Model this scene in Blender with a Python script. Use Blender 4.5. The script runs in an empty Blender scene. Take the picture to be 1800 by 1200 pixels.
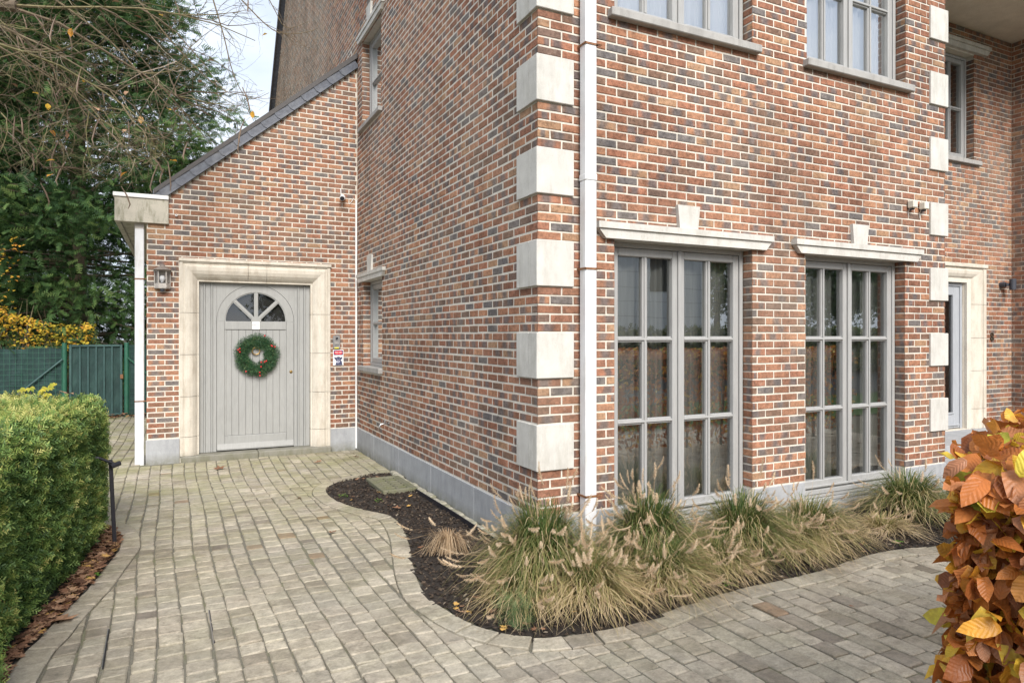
import bpy, math, random
import numpy as np
from mathutils import Vector, noise
random.seed(7); rng=np.random.default_rng(7)
sc=bpy.context.scene; COL=sc.collection
R=math.radians; PI=math.pi
# ------------------------------------------------------------------ mesh builder
class MB:
    def __init__(s): s.v=[];s.f=[];s.m=[];s.rv=[];s.uv=[];s.mats=[]
    def mi(s,mat):
        if mat not in s.mats: s.mats.append(mat)
        return s.mats.index(mat)
    def face(s,pts,mat,rv=(0.5,0.5,0.5),uv=None):
        b=len(s.v); s.v.extend(pts); n=len(pts); s.f.append(tuple(range(b,b+n))); s.m.append(s.mi(mat)); s.rv.append(rv); s.uv.append(uv or [(0,0)]*n)
    def idx(s,vs,fs,mat,rv=None):
        b=len(s.v); s.v.extend(vs); m=s.mi(mat); rv=rv or (random.random(),random.random(),random.random())
        for f in fs: s.f.append(tuple(b+i for i in f)); s.m.append(m); s.rv.append(rv); s.uv.append([(0,0)]*len(f))
    def box(s,x0,x1,y0,y1,z0,z1,mat,b=0.0,rv=None):
        if x0>x1:x0,x1=x1,x0
        if y0>y1:y0,y1=y1,y0
        if z0>z1:z0,z1=z1,z0
        if b<=0:
            vs=[(x,y,z) for x in(x0,x1) for y in(y0,y1) for z in(z0,z1)]
            s.idx(vs,[(0,1,3,2),(4,6,7,5),(0,4,5,1),(2,3,7,6),(0,2,6,4),(1,5,7,3)],mat,rv);return
        b=min(b,(x1-x0)*.45,(y1-y0)*.45,(z1-z0)*.45)
        vs=[];d={}
        X=(x0,x1);Y=(y0,y1);Z=(z0,z1)
        for i in(0,1):
            for j in(0,1):
                for k in(0,1):
                    sx=(b,-b)[i];sy=(b,-b)[j];sz=(b,-b)[k]
                    d[i,j,k,0]=len(vs);vs.append((X[i],Y[j]+sy,Z[k]+sz))
                    d[i,j,k,1]=len(vs);vs.append((X[i]+sx,Y[j],Z[k]+sz))
                    d[i,j,k,2]=len(vs);vs.append((X[i]+sx,Y[j]+sy,Z[k]))
        fs=[]
        for i in(0,1):
            q=[d[i,0,0,0],d[i,0,1,0],d[i,1,1,0],d[i,1,0,0]];fs.append(q if i==0 else q[::-1])
            q=[d[0,i,0,1],d[1,i,0,1],d[1,i,1,1],d[0,i,1,1]];fs.append(q if i==0 else q[::-1])
            q=[d[0,0,i,2],d[0,1,i,2],d[1,1,i,2],d[1,0,i,2]];fs.append(q if i==0 else q[::-1])
        for i in(0,1):
            for j in(0,1):
                q=[d[i,j,0,0],d[i,j,0,1],d[i,j,1,1],d[i,j,1,0]];fs.append(q if (i^j) else q[::-1])
                q=[d[i,0,j,0],d[i,1,j,0],d[i,1,j,2],d[i,0,j,2]];fs.append(q if (i^j) else q[::-1])
                q=[d[0,i,j,1],d[1,i,j,1],d[1,i,j,2],d[0,i,j,2]];fs.append(q[::-1] if (i^j) else q)
        for i in(0,1):
            for j in(0,1):
                for k in(0,1):
                    q=[d[i,j,k,0],d[i,j,k,1],d[i,j,k,2]];fs.append(q if (i^j^k) else q[::-1])
        s.idx(vs,fs,mat,rv)
    def prism(s,poly,axis,a,b,mat,rv=None):
        # poly: list of 2D pts, extruded along axis between a and b
        n=len(poly)
        def P(p,t):
            return {'x':(t,p[0],p[1]),'y':(p[0],t,p[1]),'z':(p[0],p[1],t)}[axis]
        vs=[P(p,a) for p in poly]+[P(p,b) for p in poly]
        fs=[tuple(range(n))[::-1],tuple(range(n,2*n))]+[(i,(i+1)%n,n+(i+1)%n,n+i) for i in range(n)]
        s.idx(vs,fs,mat,rv)
    def tube(s,pts,rad,mat,n=8,rv=None,cap=True):
        pts=[Vector(p) for p in pts]; L=len(pts)
        rad=[rad]*L if not hasattr(rad,'__len__') else rad
        vs=[];t0=None;u=None
        for i,p in enumerate(pts):
            t=(pts[min(i+1,L-1)]-pts[max(i-1,0)]).normalized()
            if u is None:
                u=t.orthogonal().normalized()
            else:
                u=(u-t*u.dot(t)); u=u.normalized() if u.length>1e-6 else t.orthogonal().normalized()
            w=t.cross(u)
            for k in range(n):
                a=2*PI*k/n; q=p+(u*math.cos(a)+w*math.sin(a))*rad[i]; vs.append(tuple(q))
        fs=[(i*n+k,i*n+(k+1)%n,(i+1)*n+(k+1)%n,(i+1)*n+k) for i in range(L-1) for k in range(n)]
        if cap: fs+= [tuple(range(n))[::-1],tuple(range((L-1)*n,L*n))]
        s.idx(vs,fs,mat,rv)
    def lathe(s,prof,c,mat,n=24,axis='z',rv=None):
        vs=[]
        for r,h in prof:
            for k in range(n):
                a=2*PI*k/n; x,y=r*math.cos(a),r*math.sin(a)
                vs.append({'z':(c[0]+x,c[1]+y,c[2]+h),'y':(c[0]+x,c[1]+h,c[2]+y),'x':(c[0]+h,c[1]+x,c[2]+y)}[axis])
        L=len(prof)
        fs=[(i*n+k,i*n+(k+1)%n,(i+1)*n+(k+1)%n,(i+1)*n+k) for i in range(L-1) for k in range(n)]
        s.idx(vs,fs,mat,rv)
    def build(s,name,parent=None,smooth=False,loc=None,fixn=True):
        me=bpy.data.meshes.new(name); me.from_pydata([tuple(v) for v in s.v],[],s.f)
        for m in s.mats: me.materials.append(m)
        me.polygons.foreach_set('material_index',s.m)
        a=me.attributes.new('rv','FLOAT_VECTOR','FACE'); a.data.foreach_set('vector',np.array(s.rv,dtype=np.float32).ravel())
        if any(u[0]!=(0,0) or u[-1]!=(0,0) for u in s.uv):
            l=me.uv_layers.new(name='UVMap'); l.data.foreach_set('uv',np.array([c for u in s.uv for c in u],dtype=np.float32).ravel())
        if smooth: me.polygons.foreach_set('use_smooth',[True]*len(s.f))
        me.update()
        o=bpy.data.objects.new(name,me); COL.objects.link(o)
        if parent: o.parent=parent
        if loc is not None: o.location=loc
        return o
def npmesh(name,V,Fq,mats,rv,parent=None,uv=None,smooth=False,mi=None):
    """V (N,3); Fq (M,k) constant-size faces; rv (M,3)"""
    me=bpy.data.meshes.new(name); N=len(V);M,k=Fq.shape
    me.vertices.add(N); me.vertices.foreach_set('co',V.astype(np.float32).ravel())
    me.loops.add(M*k); me.loops.foreach_set('vertex_index',Fq.astype(np.int32).ravel())
    me.polygons.add(M); me.polygons.foreach_set('loop_start',np.arange(0,M*k,k,dtype=np.int32)); me.polygons.foreach_set('loop_total',np.full(M,k,dtype=np.int32))
    for m in mats: me.materials.append(m)
    if mi is not None: me.polygons.foreach_set('material_index',mi.astype(np.int32))
    a=me.attributes.new('rv','FLOAT_VECTOR','FACE'); a.data.foreach_set('vector',rv.astype(np.float32).ravel())
    if uv is not None:
        l=me.uv_layers.new(name='UVMap'); l.data.foreach_set('uv',uv.astype(np.float32).ravel())
    if smooth: me.polygons.foreach_set('use_smooth',[True]*M)
    me.update(calc_edges=True); me.validate()
    o=bpy.data.objects.new(name,me); COL.objects.link(o)
    if parent: o.parent=parent
    return o
def tag(o,label=None,cat=None,group=None,kind=None):
    if label: o['label']=label
    if cat: o['category']=cat
    if group: o['group']=group
    if kind: o['kind']=kind
    return o
def thing(name,label,cat,loc=(0,0,0),group=None):
    o=bpy.data.objects.new(name,None); COL.objects.link(o); o.location=loc; o.empty_display_size=.1
    return tag(o,label,cat,group)
def put(o,parent):
    """parent o under an empty that sits somewhere, mesh data being in world coords"""
    o.parent=parent; o.location=-Vector(parent.location) if parent.type=='EMPTY' else Vector((0,0,0)); return o
# ------------------------------------------------------------------ materials
class NT:
    def __init__(s,name):
        s.m=bpy.data.materials.new(name); s.m.use_nodes=True; s.t=s.m.node_tree; s.t.nodes.clear()
        s.out=s.n('ShaderNodeOutputMaterial'); s.b=s.n('ShaderNodeBsdfPrincipled'); s.l(s.b.outputs[0],s.out.inputs[0])
        s.tc=s.n('ShaderNodeTexCoord'); s.at=s.n('ShaderNodeAttribute'); s.at.attribute_name='rv'
        s.sep=s.n('ShaderNodeSeparateXYZ'); s.l(s.at.outputs['Vector'],s.sep.inputs[0])
        s.obj=s.tc.outputs['Object']
    def n(s,t): return s.t.nodes.new(t)
    def l(s,a,b): s.t.links.new(a,b)
    def v(s,sock,val):
        if hasattr(val,'links') or hasattr(val,'is_output'): s.l(val,sock)
        else: sock.default_value=val
    def noise(s,scale,detail=4,rough=.6,vec=None,stretch=None,dist=0):
        n=s.n('ShaderNodeTexNoise'); n.inputs['Scale'].default_value=scale; n.inputs['Detail'].default_value=detail; n.inputs['Roughness'].default_value=rough; n.inputs['Distortion'].default_value=dist
        src=vec or s.obj
        if stretch:
            mp=s.n('ShaderNodeMapping'); mp.inputs['Scale'].default_value=stretch; s.l(src,mp.inputs[0]); src=mp.outputs[0]
        s.l(src,n.inputs['Vector']); return n.outputs['Fac']
    def ramp(s,fac,stops,interp='LINEAR'):
        r=s.n('ShaderNodeValToRGB'); e=r.color_ramp.elements; r.color_ramp.interpolation=interp
        while len(e)<len(stops): e.new(.5)
        for i,(p,c) in enumerate(stops): e[i].position=p; e[i].color=(c[0],c[1],c[2],1) if hasattr(c,'__len__') else (c,c,c,1)
        s.l(fac,r.inputs[0]); return r.outputs[0]
    def math(s,op,a,b=None,c=None,clamp=False):
        n=s.n('ShaderNodeMath'); n.operation=op; n.use_clamp=clamp; s.v(n.inputs[0],a)
        if b is not None: s.v(n.inputs[1],b)
        if c is not None: s.v(n.inputs[2],c)
        return n.outputs[0]
    def mix(s,fac,a,b,mode='MIX'):
        n=s.n('ShaderNodeMix'); n.data_type='RGBA'; n.blend_type=mode; s.v(n.inputs[0],fac)
        for i,x in((6,a),(7,b)):
            if hasattr(x,'__len__') and not hasattr(x,'links'): n.inputs[i].default_value=(x[0],x[1],x[2],1)
            else: s.v(n.inputs[i],x)
        return n.outputs[2]
    def bump(s,h,strength=.5,dist=.01,normal=None):
        n=s.n('ShaderNodeBump'); n.inputs['Strength'].default_value=strength; n.inputs['Distance'].default_value=dist; s.l(h,n.inputs['Height'])
        if normal is not None: s.l(normal,n.inputs['Normal'])
        s.l(n.outputs[0],s.b.inputs['Normal']); return n.outputs[0]
    def col(s,c): 
        if hasattr(c,'__len__') and not hasattr(c,'links'): s.b.inputs['Base Color'].default_value=(c[0],c[1],c[2],1)
        else: s.l(c,s.b.inputs['Base Color'])
    def rough(s,r): s.v(s.b.inputs['Roughness'],r)
    def spec(s,r): s.b.inputs['Specular IOR Level'].default_value=r
    def finish(s): return s.m
def simple(name,c,rough=.6,var=.12,scale=30,bump=.15,dist=.002,metal=0,stain=None,stretch=None):
    t=NT(name); n=t.noise(scale,5,.65,stretch=stretch); k=t.ramp(n,[(.3,tuple(x*(1-var) for x in c)),(.7,tuple(min(1,x*(1+var)) for x in c))])
    if stain:
        sn=t.noise(stain[1],6,.7,stretch=stain[3] if len(stain)>3 else None); f=t.ramp(sn,[(stain[2],0),(min(1,stain[2]+.18),1)]); f=t.math('MULTIPLY',f,stain[4] if len(stain)>4 else .7); k=t.mix(f,k,stain[0])
    t.col(k); t.rough(rough); t.b.inputs['Metallic'].default_value=metal
    if bump: t.bump(n,bump,dist)
    return t.finish()
M={}
def brickmat():
    t=NT('brick'); X,Y,Z=t.sep.outputs
    c=t.ramp(X,[(0,(.235,.100,.055)),(.13,(.30,.132,.070)),(.27,(.255,.106,.060)),(.40,(.35,.165,.086)),(.52,(.22,.094,.054)),(.62,(.31,.125,.068)),(.71,(.33,.185,.10)),(.77,(.18,.102,.068)),(.89,(.145,.128,.122)),(.95,(.16,.100,.075))],'CONSTANT')
    # flashed (kiln burnt) middle on some bricks
    uv=t.n('ShaderNodeSeparateXYZ'); t.l(t.tc.outputs['UV'],uv.inputs[0]); u=uv.outputs[0]
    dn=t.noise(14,3,.6); d=t.math('ABSOLUTE',t.math('SUBTRACT',u,t.math('MULTIPLY_ADD',Z,.5,.25))); d=t.math('ADD',d,t.math('MULTIPLY_ADD',dn,.5,-.25))
    fl=t.ramp(d,[(.12,1),(.34,0)]); fl=t.math('MULTIPLY',fl,t.math('GREATER_THAN',Y,.58))
    c=t.mix(t.math('MULTIPLY',fl,.8),c,(.115,.105,.107))
    n1=t.noise(38,6,.72); n2=t.noise(9,3,.6); c=t.mix(1.0,c,t.ramp(n1,[(.28,.46),(.48,.95),(.74,1.42)]),'MULTIPLY'); c=t.mix(1.0,c,t.ramp(n2,[(.3,.78),(.7,1.15)]),'MULTIPLY'); hs=t.n('ShaderNodeHueSaturation'); hs.inputs['Saturation'].default_value=.93; hs.inputs['Value'].default_value=1.06; t.l(c,hs.inputs['Color']); c=hs.outputs[0]
    sp=t.ramp(t.noise(160,2,.5),[(.3,1),(.36,0)]); c=t.mix(t.math('MULTIPLY',sp,.75),c,(.04,.03,.028))
    ef=t.ramp(t.noise(24,5,.75),[(.58,0),(.74,1)]); c=t.mix(t.math('MULTIPLY',ef,.38),c,(.50,.40,.33))
    big=t.ramp(t.noise(.9,4,.6),[(.42,0),(.7,1)]); c=t.mix(t.math('MULTIPLY',big,.2),c,(.45,.36,.27))
    ps=t.n('ShaderNodeSeparateXYZ'); t.l(t.obj,ps.inputs[0]); back_beige=t.math('MULTIPLY',t.math('MULTIPLY',t.math('MULTIPLY_ADD',ps.outputs[1],.35,-3.25,clamp=True),t.math('MULTIPLY_ADD',ps.outputs[2],.6,-2.6,clamp=True)),t.math('MULTIPLY_ADD',n2,.7,.12)); c=t.mix(back_beige,c,(.40,.33,.25)); ws=t.ramp(t.noise(1.3,6,.7,stretch=(1,1,.4)),[(.34,.76),(.5,1.0),(.68,1.10)]); c=t.mix(1.0,c,ws,'MULTIPLY'); t.col(c); t.rough(.88); t.spec(.25)  # brick mixed towards beige, more so higher up and further back
    h=t.math('ADD',n1,t.math('MULTIPLY',sp,-.4)); h=t.math('ADD',h,t.math('MULTIPLY',t.noise(12,2,.5),1.2)); t.bump(h,.75,.004); return t.finish()
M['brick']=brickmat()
def mortarmat():
    t=NT('mortar'); n=t.noise(70,5,.7); b=t.noise(1.6,4,.6)
    c=t.ramp(n,[(.25,(.50,.46,.395)),(.6,(.68,.635,.56))]); c=t.mix(1.0,c,t.ramp(t.noise(1.3,6,.7,stretch=(1,1,.4)),[(.34,.72),(.5,.96),(.68,1.05)]),'MULTIPLY'); c=t.mix(t.math('MULTIPLY',t.ramp(b,[(.5,0),(.75,1)]),.35),c,(.44,.40,.33)); t.col(c); t.rough(.95); t.bump(n,.6,.003); return t.finish()
M['mortar']=mortarmat()
def stonemat(name,c,dark,streak=.4,sc=26):
    t=NT(name); n=t.noise(sc*8,4,.7); m=t.noise(sc*.25,5,.65); st=t.noise(3,6,.75,stretch=(3,3,.7))
    k=t.ramp(n,[(.25,tuple(x*.86 for x in c)),(.7,tuple(min(1,x*1.08) for x in c))]); k=t.mix(1,k,t.ramp(m,[(.3,.88),(.7,1.07)]),'MULTIPLY')
    k=t.mix(t.math('MULTIPLY',t.ramp(st,[(.47,0),(.64,1)]),streak),k,dark)
    pz=t.n('ShaderNodeSeparateXYZ'); t.l(t.obj,pz.inputs[0]); gr=t.math('MULTIPLY',t.math('MULTIPLY_ADD',pz.outputs[2],-9,1.1,clamp=True),t.ramp(t.noise(9,5,.7),[(.3,.2),(.6,1)])); k=t.mix(t.math('MULTIPLY',gr,.7),k,(.16,.155,.10)); pit=t.ramp(t.noise(sc*5,2,.5),[(.29,1),(.36,0)]); k=t.mix(t.math('MULTIPLY',pit,.5),k,dark); t.col(k); t.rough(.85); t.spec(.25)
    t.bump(t.math('SUBTRACT',n,pit),.35,.003); return t.finish()
M['stone']=stonemat('pale_stone',(.56,.545,.51),(.30,.285,.24),.38)
M['surround']=stonemat('door_stone',(.60,.555,.48),(.33,.27,.20),.4,22)
M['concrete']=stonemat('gutter_concrete',(.50,.47,.40),(.17,.17,.11),.85,18)
M['plinth']=stonemat('blue_stone',(.37,.38,.395),(.24,.25,.27),.5,30)
M['sill']=stonemat('sill_stone',(.37,.36,.345),(.2,.19,.18),.5,30)
M['step']=stonemat('step_stone',(.26,.25,.225),(.14,.14,.10),.7,26)
def paint(name,c,rough=.45):
    t=NT(name); n=t.noise(60,4,.6,stretch=(1,1,.12)); d=t.noise(5,6,.75,stretch=(1,1,.4)); k=t.ramp(n,[(.3,tuple(x*.92 for x in c)),(.7,tuple(x*1.05 for x in c))])
    k=t.mix(t.math('MULTIPLY',t.ramp(d,[(.48,0),(.72,1)]),.35),k,tuple(x*.68 for x in c)); t.col(k); t.rough(rough); t.bump(n,.08,.001); return t.finish()
M['paint']=paint('grey_paint',(.315,.318,.31)); M['paint2']=paint('window_paint',(.34,.34,.335)); M['paint3']=paint('door_grey_blue',(.36,.38,.41))
M['pvc']=simple('white_pipe',(.66,.67,.69),.4,.04,12,.05,.001,stain=((.38,.36,.31),7,.52,(1,1,.25),.5))
M['slate']=simple('slate',(.085,.095,.12),.38,.3,22,.3,.003,stain=((.15,.16,.18),8,.5))
M['darktrim']=simple('dark_trim',(.06,.055,.055),.6)
M['black']=simple('black_metal',(.018,.018,.024),.4,.2)
M['charcoal']=simple('anthracite_metal',(.045,.05,.065),.45,.15)
M['rust']=simple('rusty_steel',(.21,.095,.04),.7,.4,60,.4,stain=((.05,.04,.035),20,.5))
M['steel']=simple('steel',(.5,.5,.5),.35,.1,30,.05,metal=.9)
M['brass']=simple('brass',(.42,.28,.11),.35,.2,30,.05,metal=.9)
M['zinc']=simple('weathered_grey_metal',(.42,.39,.36),.5,.15,40,.1)
M['lamptop']=simple('lamp_roof',(.20,.17,.15),.6,.25,40,.2)
M['white']=simple('white_plastic',(.8,.8,.8),.35,.03,10,0)
M['whitecap']=simple('white_capping',(.80,.80,.79),.4,.05,14,.05)
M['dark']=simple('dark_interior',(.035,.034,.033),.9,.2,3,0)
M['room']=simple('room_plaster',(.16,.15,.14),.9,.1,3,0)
M['green_post']=simple('green_post_paint',(.025,.11,.07),.4,.15,20,.05,stain=((.02,.08,.06),6,.5))
M['green_steel']=simple('green_grey_steel',(.03,.075,.072),.45,.25,14,.1,stain=((.14,.07,.035),9,.66))
M['fleece']=None
def meshcloth():
    t=NT('green_screen_cloth'); w=t.noise(5,4,.6,stretch=(1,1,.5)); c=t.ramp(w,[(.3,(.007,.026,.025)),(.5,(.012,.04,.037)),(.72,(.024,.065,.058))]); c=t.mix(t.math('MULTIPLY',t.ramp(t.noise(14,3,.6),[(.5,0),(.7,1)]),.3),c,(.03,.05,.05)); t.col(c); t.rough(.8); t.bump(t.noise(4,3,.5,stretch=(2,1,.6)),.8,.05); return t.finish()
M['cloth']=meshcloth()
def glassmat(name,ior=1.9,tint=.92,rough=0.0,opa=0.0,oc=(.5,.5,.5)):
    t=NT(name); f=t.n('ShaderNodeFresnel'); f.inputs[0].default_value=ior; tr=t.n('ShaderNodeBsdfTransparent'); tr.inputs[0].default_value=(tint,tint,tint,1)
    mr=t.n('ShaderNodeMath'); mr.operation='MULTIPLY_ADD'; mr.use_clamp=True; t.l(f.outputs[0],mr.inputs[0]); mr.inputs[1].default_value=.8; mr.inputs[2].default_value=opa; f=mr
    g=t.n('ShaderNodeBsdfGlossy'); g.inputs['Roughness'].default_value=rough; g.inputs[0].default_value=(.95,.97,.97,1)
    bn=t.n('ShaderNodeBump'); bn.inputs['Strength'].default_value=.12; bn.inputs['Distance'].default_value=.006; t.l(t.noise(2.2,2,.4),bn.inputs['Height']); t.l(bn.outputs[0],g.inputs['Normal'])
    mx=t.n('ShaderNodeMixShader'); t.l(f.outputs[0],mx.inputs[0]); t.l(tr.outputs[0],mx.inputs[1]); t.l(g.outputs[0],mx.inputs[2]); t.l(mx.outputs[0],t.out.inputs[0]); return t.m
M['glass']=glassmat('window_glass',1.7,.9,opa=.21); M['upglass']=glassmat('upper_glass',1.7,.95,opa=.36); M['doorglass']=glassmat('door_glass',1.5,.85,opa=.07); M['drain']=stonemat('mossy_concrete',(.17,.165,.12),(.10,.12,.04),.8,20)
M['lampglass']=glassmat('lamp_glass',1.5,.95)
def curtainmat():
    t=NT('white_curtain'); n=t.noise(3,3,.5,stretch=(9,1,.15)); t.col(t.ramp(n,[(.3,(.80,.81,.83)),(.7,(.90,.90,.91))])); t.rough(.9); return t.finish()
M['curtain']=curtainmat(); M['sheer']=simple('grey_screen',(.33,.345,.325),.9,.25,5,0,stretch=(6,1,.3))
def pavermat():
    t=NT('paving_stone'); X,Y,Z=t.sep.outputs
    c=t.ramp(X,[(0,(.335,.295,.235)),(.15,(.385,.34,.275)),(.3,(.36,.325,.265)),(.45,(.415,.37,.30)),(.58,(.32,.285,.225)),(.68,(.38,.345,.275)),(.8,(.44,.395,.32)),(.91,(.27,.235,.19)),(.988,(.26,.18,.115)),(.994,(.19,.16,.13))],'CONSTANT')
    off=t.n('ShaderNodeVectorMath'); off.operation='MULTIPLY_ADD'; t.l(t.at.outputs['Vector'],off.inputs[0]); off.inputs[1].default_value=(7,7,7); t.l(t.obj,off.inputs[2])
    n=t.noise(17,7,.78,vec=off.outputs[0],stretch=(1,1.15,1),dist=.25); f=t.noise(80,4,.7)
    c=t.mix(1,c,t.ramp(n,[(.27,.36),(.42,.80),(.54,1.0),(.72,1.24)]),'MULTIPLY'); c=t.mix(1,c,t.ramp(f,[(.3,.80),(.7,1.16)]),'MULTIPLY'); st=t.ramp(t.noise(.8,6,.75),[(.42,.80),(.62,1.05)]); c=t.mix(1,c,st,'MULTIPLY'); c=t.mix(1,c,(1.12,1.11,1.09),'MULTIPLY'); dk=t.ramp(t.noise(6,6,.8),[(.51,0),(.64,1)]); c=t.mix(t.math('MULTIPLY',dk,.5),c,(.17,.145,.115))
    # moss tint in the damp back part and along edges
    sep=t.n('ShaderNodeSeparateXYZ'); t.l(t.obj,sep.inputs[0]); back=t.math('MULTIPLY_ADD',sep.outputs[1],.22,-.9,clamp=True)
    ms=t.ramp(t.noise(2.1,6,.7),[(.38,0),(.66,1)]); ms=t.math('MULTIPLY',ms,t.math('MULTIPLY_ADD',back,.62,.13)); c=t.mix(ms,c,(.25,.25,.105))
    li=t.ramp(t.noise(1.1,5,.7),[(.45,0),(.7,1)]); c=t.mix(t.math('MULTIPLY',li,.22),c,(.50,.48,.43))
    t.col(c); t.rough(t.math('MULTIPLY_ADD',n,.3,.55)); t.spec(.3)
    t.bump(t.math('ADD',n,t.math('MULTIPLY',f,.25)),1.0,.011); return t.finish()
M['paver']=pavermat()
def jointmat():
    t=NT('joint_sand'); n=t.noise(120,4,.7); m=t.noise(3,5,.7); c=t.ramp(n,[(.3,(.09,.085,.065)),(.7,(.19,.175,.14))]); c=t.mix(t.ramp(m,[(.5,0),(.68,.55)]),c,(.16,.17,.06)); t.col(c); t.rough(.95); t.bump(n,.6,.004); return t.finish()
M['joint']=jointmat()
def soilmat():
    t=NT('dark_soil'); n=t.noise(60,6,.8); t.col(t.ramp(n,[(.3,(.012,.009,.007)),(.55,(.035,.026,.02)),(.8,(.085,.065,.05))])); t.rough(.95); t.bump(n,1,.015); return t.finish()
M['soil']=soilmat()
def rampmat(name,stops,rough=.7,trans=0,noise_amt=.25,nscale=40,spec=.3,bump=None,axis=0,tcol=None):
    t=NT(name); c=t.ramp(t.sep.outputs[axis],stops); n=t.noise(nscale,4,.6); c=t.mix(1,c,t.ramp(n,[(.3,1-noise_amt),(.7,1+noise_amt)]),'MULTIPLY'); t.col(c); t.rough(rough); t.spec(spec)
    if bump: t.bump(n,bump[0],bump[1])
    if trans:
        tr=t.n('ShaderNodeBsdfTranslucent'); t.l(c,tr.inputs[0]); mx=t.n('ShaderNodeMixShader'); mx.inputs[0].default_value=trans; t.l(t.b.outputs[0],mx.inputs[1]); t.l(tr.outputs[0],mx.inputs[2]); t.l(mx.outputs[0],t.out.inputs[0])
    return t.m
M['chips']=rampmat('bark_chips',[(0,(.012,.009,.008)),(.6,(.04,.028,.02)),(.93,(.09,.065,.045)),(1,(.25,.21,.16))],.9)
M['yew']=rampmat('yew_needles',[(0,(.032,.068,.022)),(.3,(.075,.142,.042)),(.6,(.15,.24,.062)),(.85,(.29,.35,.09)),(1,(.44,.42,.14))],.5,.15,.15)
M['yewcore']=simple('yew_inner_shade',(.022,.028,.012),.95)  # near-black core colour stands in for the shade inside the foliage
M['conifer']=rampmat('conifer_sprays',[(0,(.012,.034,.012)),(.4,(.03,.072,.022)),(.75,(.07,.135,.038)),(1,(.13,.19,.055))],.65,.25,.2,3)
M['bark']=simple('bark',(.13,.10,.07),.9,.4,30,.8,.01,stain=((.12,.13,.05),4,.5))
M['twig']=rampmat('twig_bark',[(0,(.09,.065,.045)),(.4,(.15,.115,.075)),(.7,(.16,.145,.065)),(1,(.27,.22,.18))],.8)
M['pod']=simple('pod_husk',(.17,.12,.085),.7,.3,20,.2)
M['beech']=None
def beechmat():
    t=NT('beech_leaf'); X,Y,Z=t.sep.outputs
    c=t.ramp(X,[(0,(.24,.075,.024)),(.18,(.44,.14,.03)),(.36,(.60,.215,.038)),(.52,(.50,.18,.05)),(.64,(.42,.20,.11)),(.76,(.66,.28,.035)),(.87,(.76,.44,.045)),(.96,(.80,.60,.07)),(1,(.34,.42,.05))])
    u=t.n('ShaderNodeSeparateXYZ'); t.l(t.tc.outputs['UV'],u.inputs[0])
    ax=t.math('ABSOLUTE',u.outputs[1]); ph=t.math('SUBTRACT',t.math('MULTIPLY',u.outputs[0],50),t.math('MULTIPLY',ax,26)); w=t.math('SINE',ph)
    vein=t.ramp(w,[(.9,0),(.99,.8)]); mid=t.ramp(ax,[(.02,1),(.06,0)]); vn=t.math('MAXIMUM',vein,mid)
    n=t.noise(26,5,.7); c=t.mix(1,c,t.ramp(n,[(.28,.68),(.5,1),(.75,1.3)]),'MULTIPLY'); c=t.mix(t.math('MULTIPLY',vn,.09),c,(.22,.085,.03))
    br=t.ramp(t.noise(11,4,.7),[(.56,0),(.68,1)]); c=t.mix(t.math('MULTIPLY',br,.45),c,(.30,.13,.06))
    t.col(c); t.rough(t.math('MULTIPLY_ADD',n,.3,.3)); t.spec(.45); t.bump(t.math('ADD',t.math('MULTIPLY',w,.10),t.math('MULTIPLY',n,1.0)),.6,.004)
    tr=t.n('ShaderNodeBsdfTranslucent'); t.l(c,tr.inputs[0]); mx=t.n('ShaderNodeMixShader'); mx.inputs[0].default_value=.32; t.l(t.b.outputs[0],mx.inputs[1]); t.l(tr.outputs[0],mx.inputs[2]); t.l(mx.outputs[0],t.out.inputs[0]); return t.m
M['beech']=beechmat()
M['grass']=rampmat('grass_blade',[(0,(.035,.07,.02)),(.3,(.075,.125,.033)),(.5,(.15,.175,.055)),(.66,(.29,.26,.10)),(.84,(.47,.36,.19)),(1,(.60,.47,.29))],.6,.3,.15)
M['plume']=rampmat('seed_head',[(0,(.60,.47,.33)),(.5,(.76,.62,.45)),(1,(.86,.75,.58))],.9,.5,.1)
M['carex']=rampmat('dry_sedge',[(0,(.25,.16,.09)),(.5,(.42,.30,.18)),(1,(.55,.42,.28))],.7,.2,.1)
M['sprig']=rampmat('grey_green_leaf',[(0,(.07,.12,.05)),(1,(.17,.24,.10))],.7,.2,.1)
M['weed']=rampmat('weed_leaf',[(0,(.07,.17,.02)),(1,(.17,.30,.05))],.5,.3,.1)
M['litter']=rampmat('dead_leaf',[(0,(.10,.05,.03)),(.5,(.25,.13,.075)),(.88,(.38,.24,.15)),(1,(.50,.30,.09))],.75,.1,.25,60,.3,(.4,.003))
M['yellow']=rampmat('yellow_leaf',[(0,(.25,.30,.04)),(.3,(.50,.42,.05)),(.65,(.70,.44,.05)),(1,(.66,.30,.06))],.6,.35,.15)
M['needle']=rampmat('wreath_needles',[(0,(.015,.055,.028)),(.5,(.035,.105,.045)),(.85,(.08,.165,.07)),(1,(.17,.25,.10))],.5,.1,.1)
M['berry']=simple('red_berry',(.5,.02,.025),.3,.1,10,0)
M['paper']=simple('paper',(.78,.78,.77),.6,.02,10,0)
M['ink']=simple('dark_ink',(.03,.03,.05),.6,.02,10,0)
M['signred']=simple('sign_red',(.62,.03,.04),.4,.05,10,0)
M['signnavy']=simple('sign_navy',(.03,.03,.14),.4,.05,10,0)
M['dogdark']=simple('print_dark_blue',(.045,.05,.11),.5,.3,90,0)
M['doglight']=simple('print_pale',(.45,.46,.58),.5,.3,90,0)
M['signyellow']=simple('name_strip_yellow',(.75,.65,.06),.4,.05,10,0)
M['bronze']=simple('dark_bronze',(.09,.075,.055),.5,.3,30,.1,metal=.6)
M['asphalt']=simple('asphalt',(.055,.055,.057),.9,.3,200,.5,.004)
M['lawn']=rampmat('lawn_surface',[(0,(.05,.10,.02)),(1,(.05,.10,.02))],.9,0,.4,30)
M['cladding']=None
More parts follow.
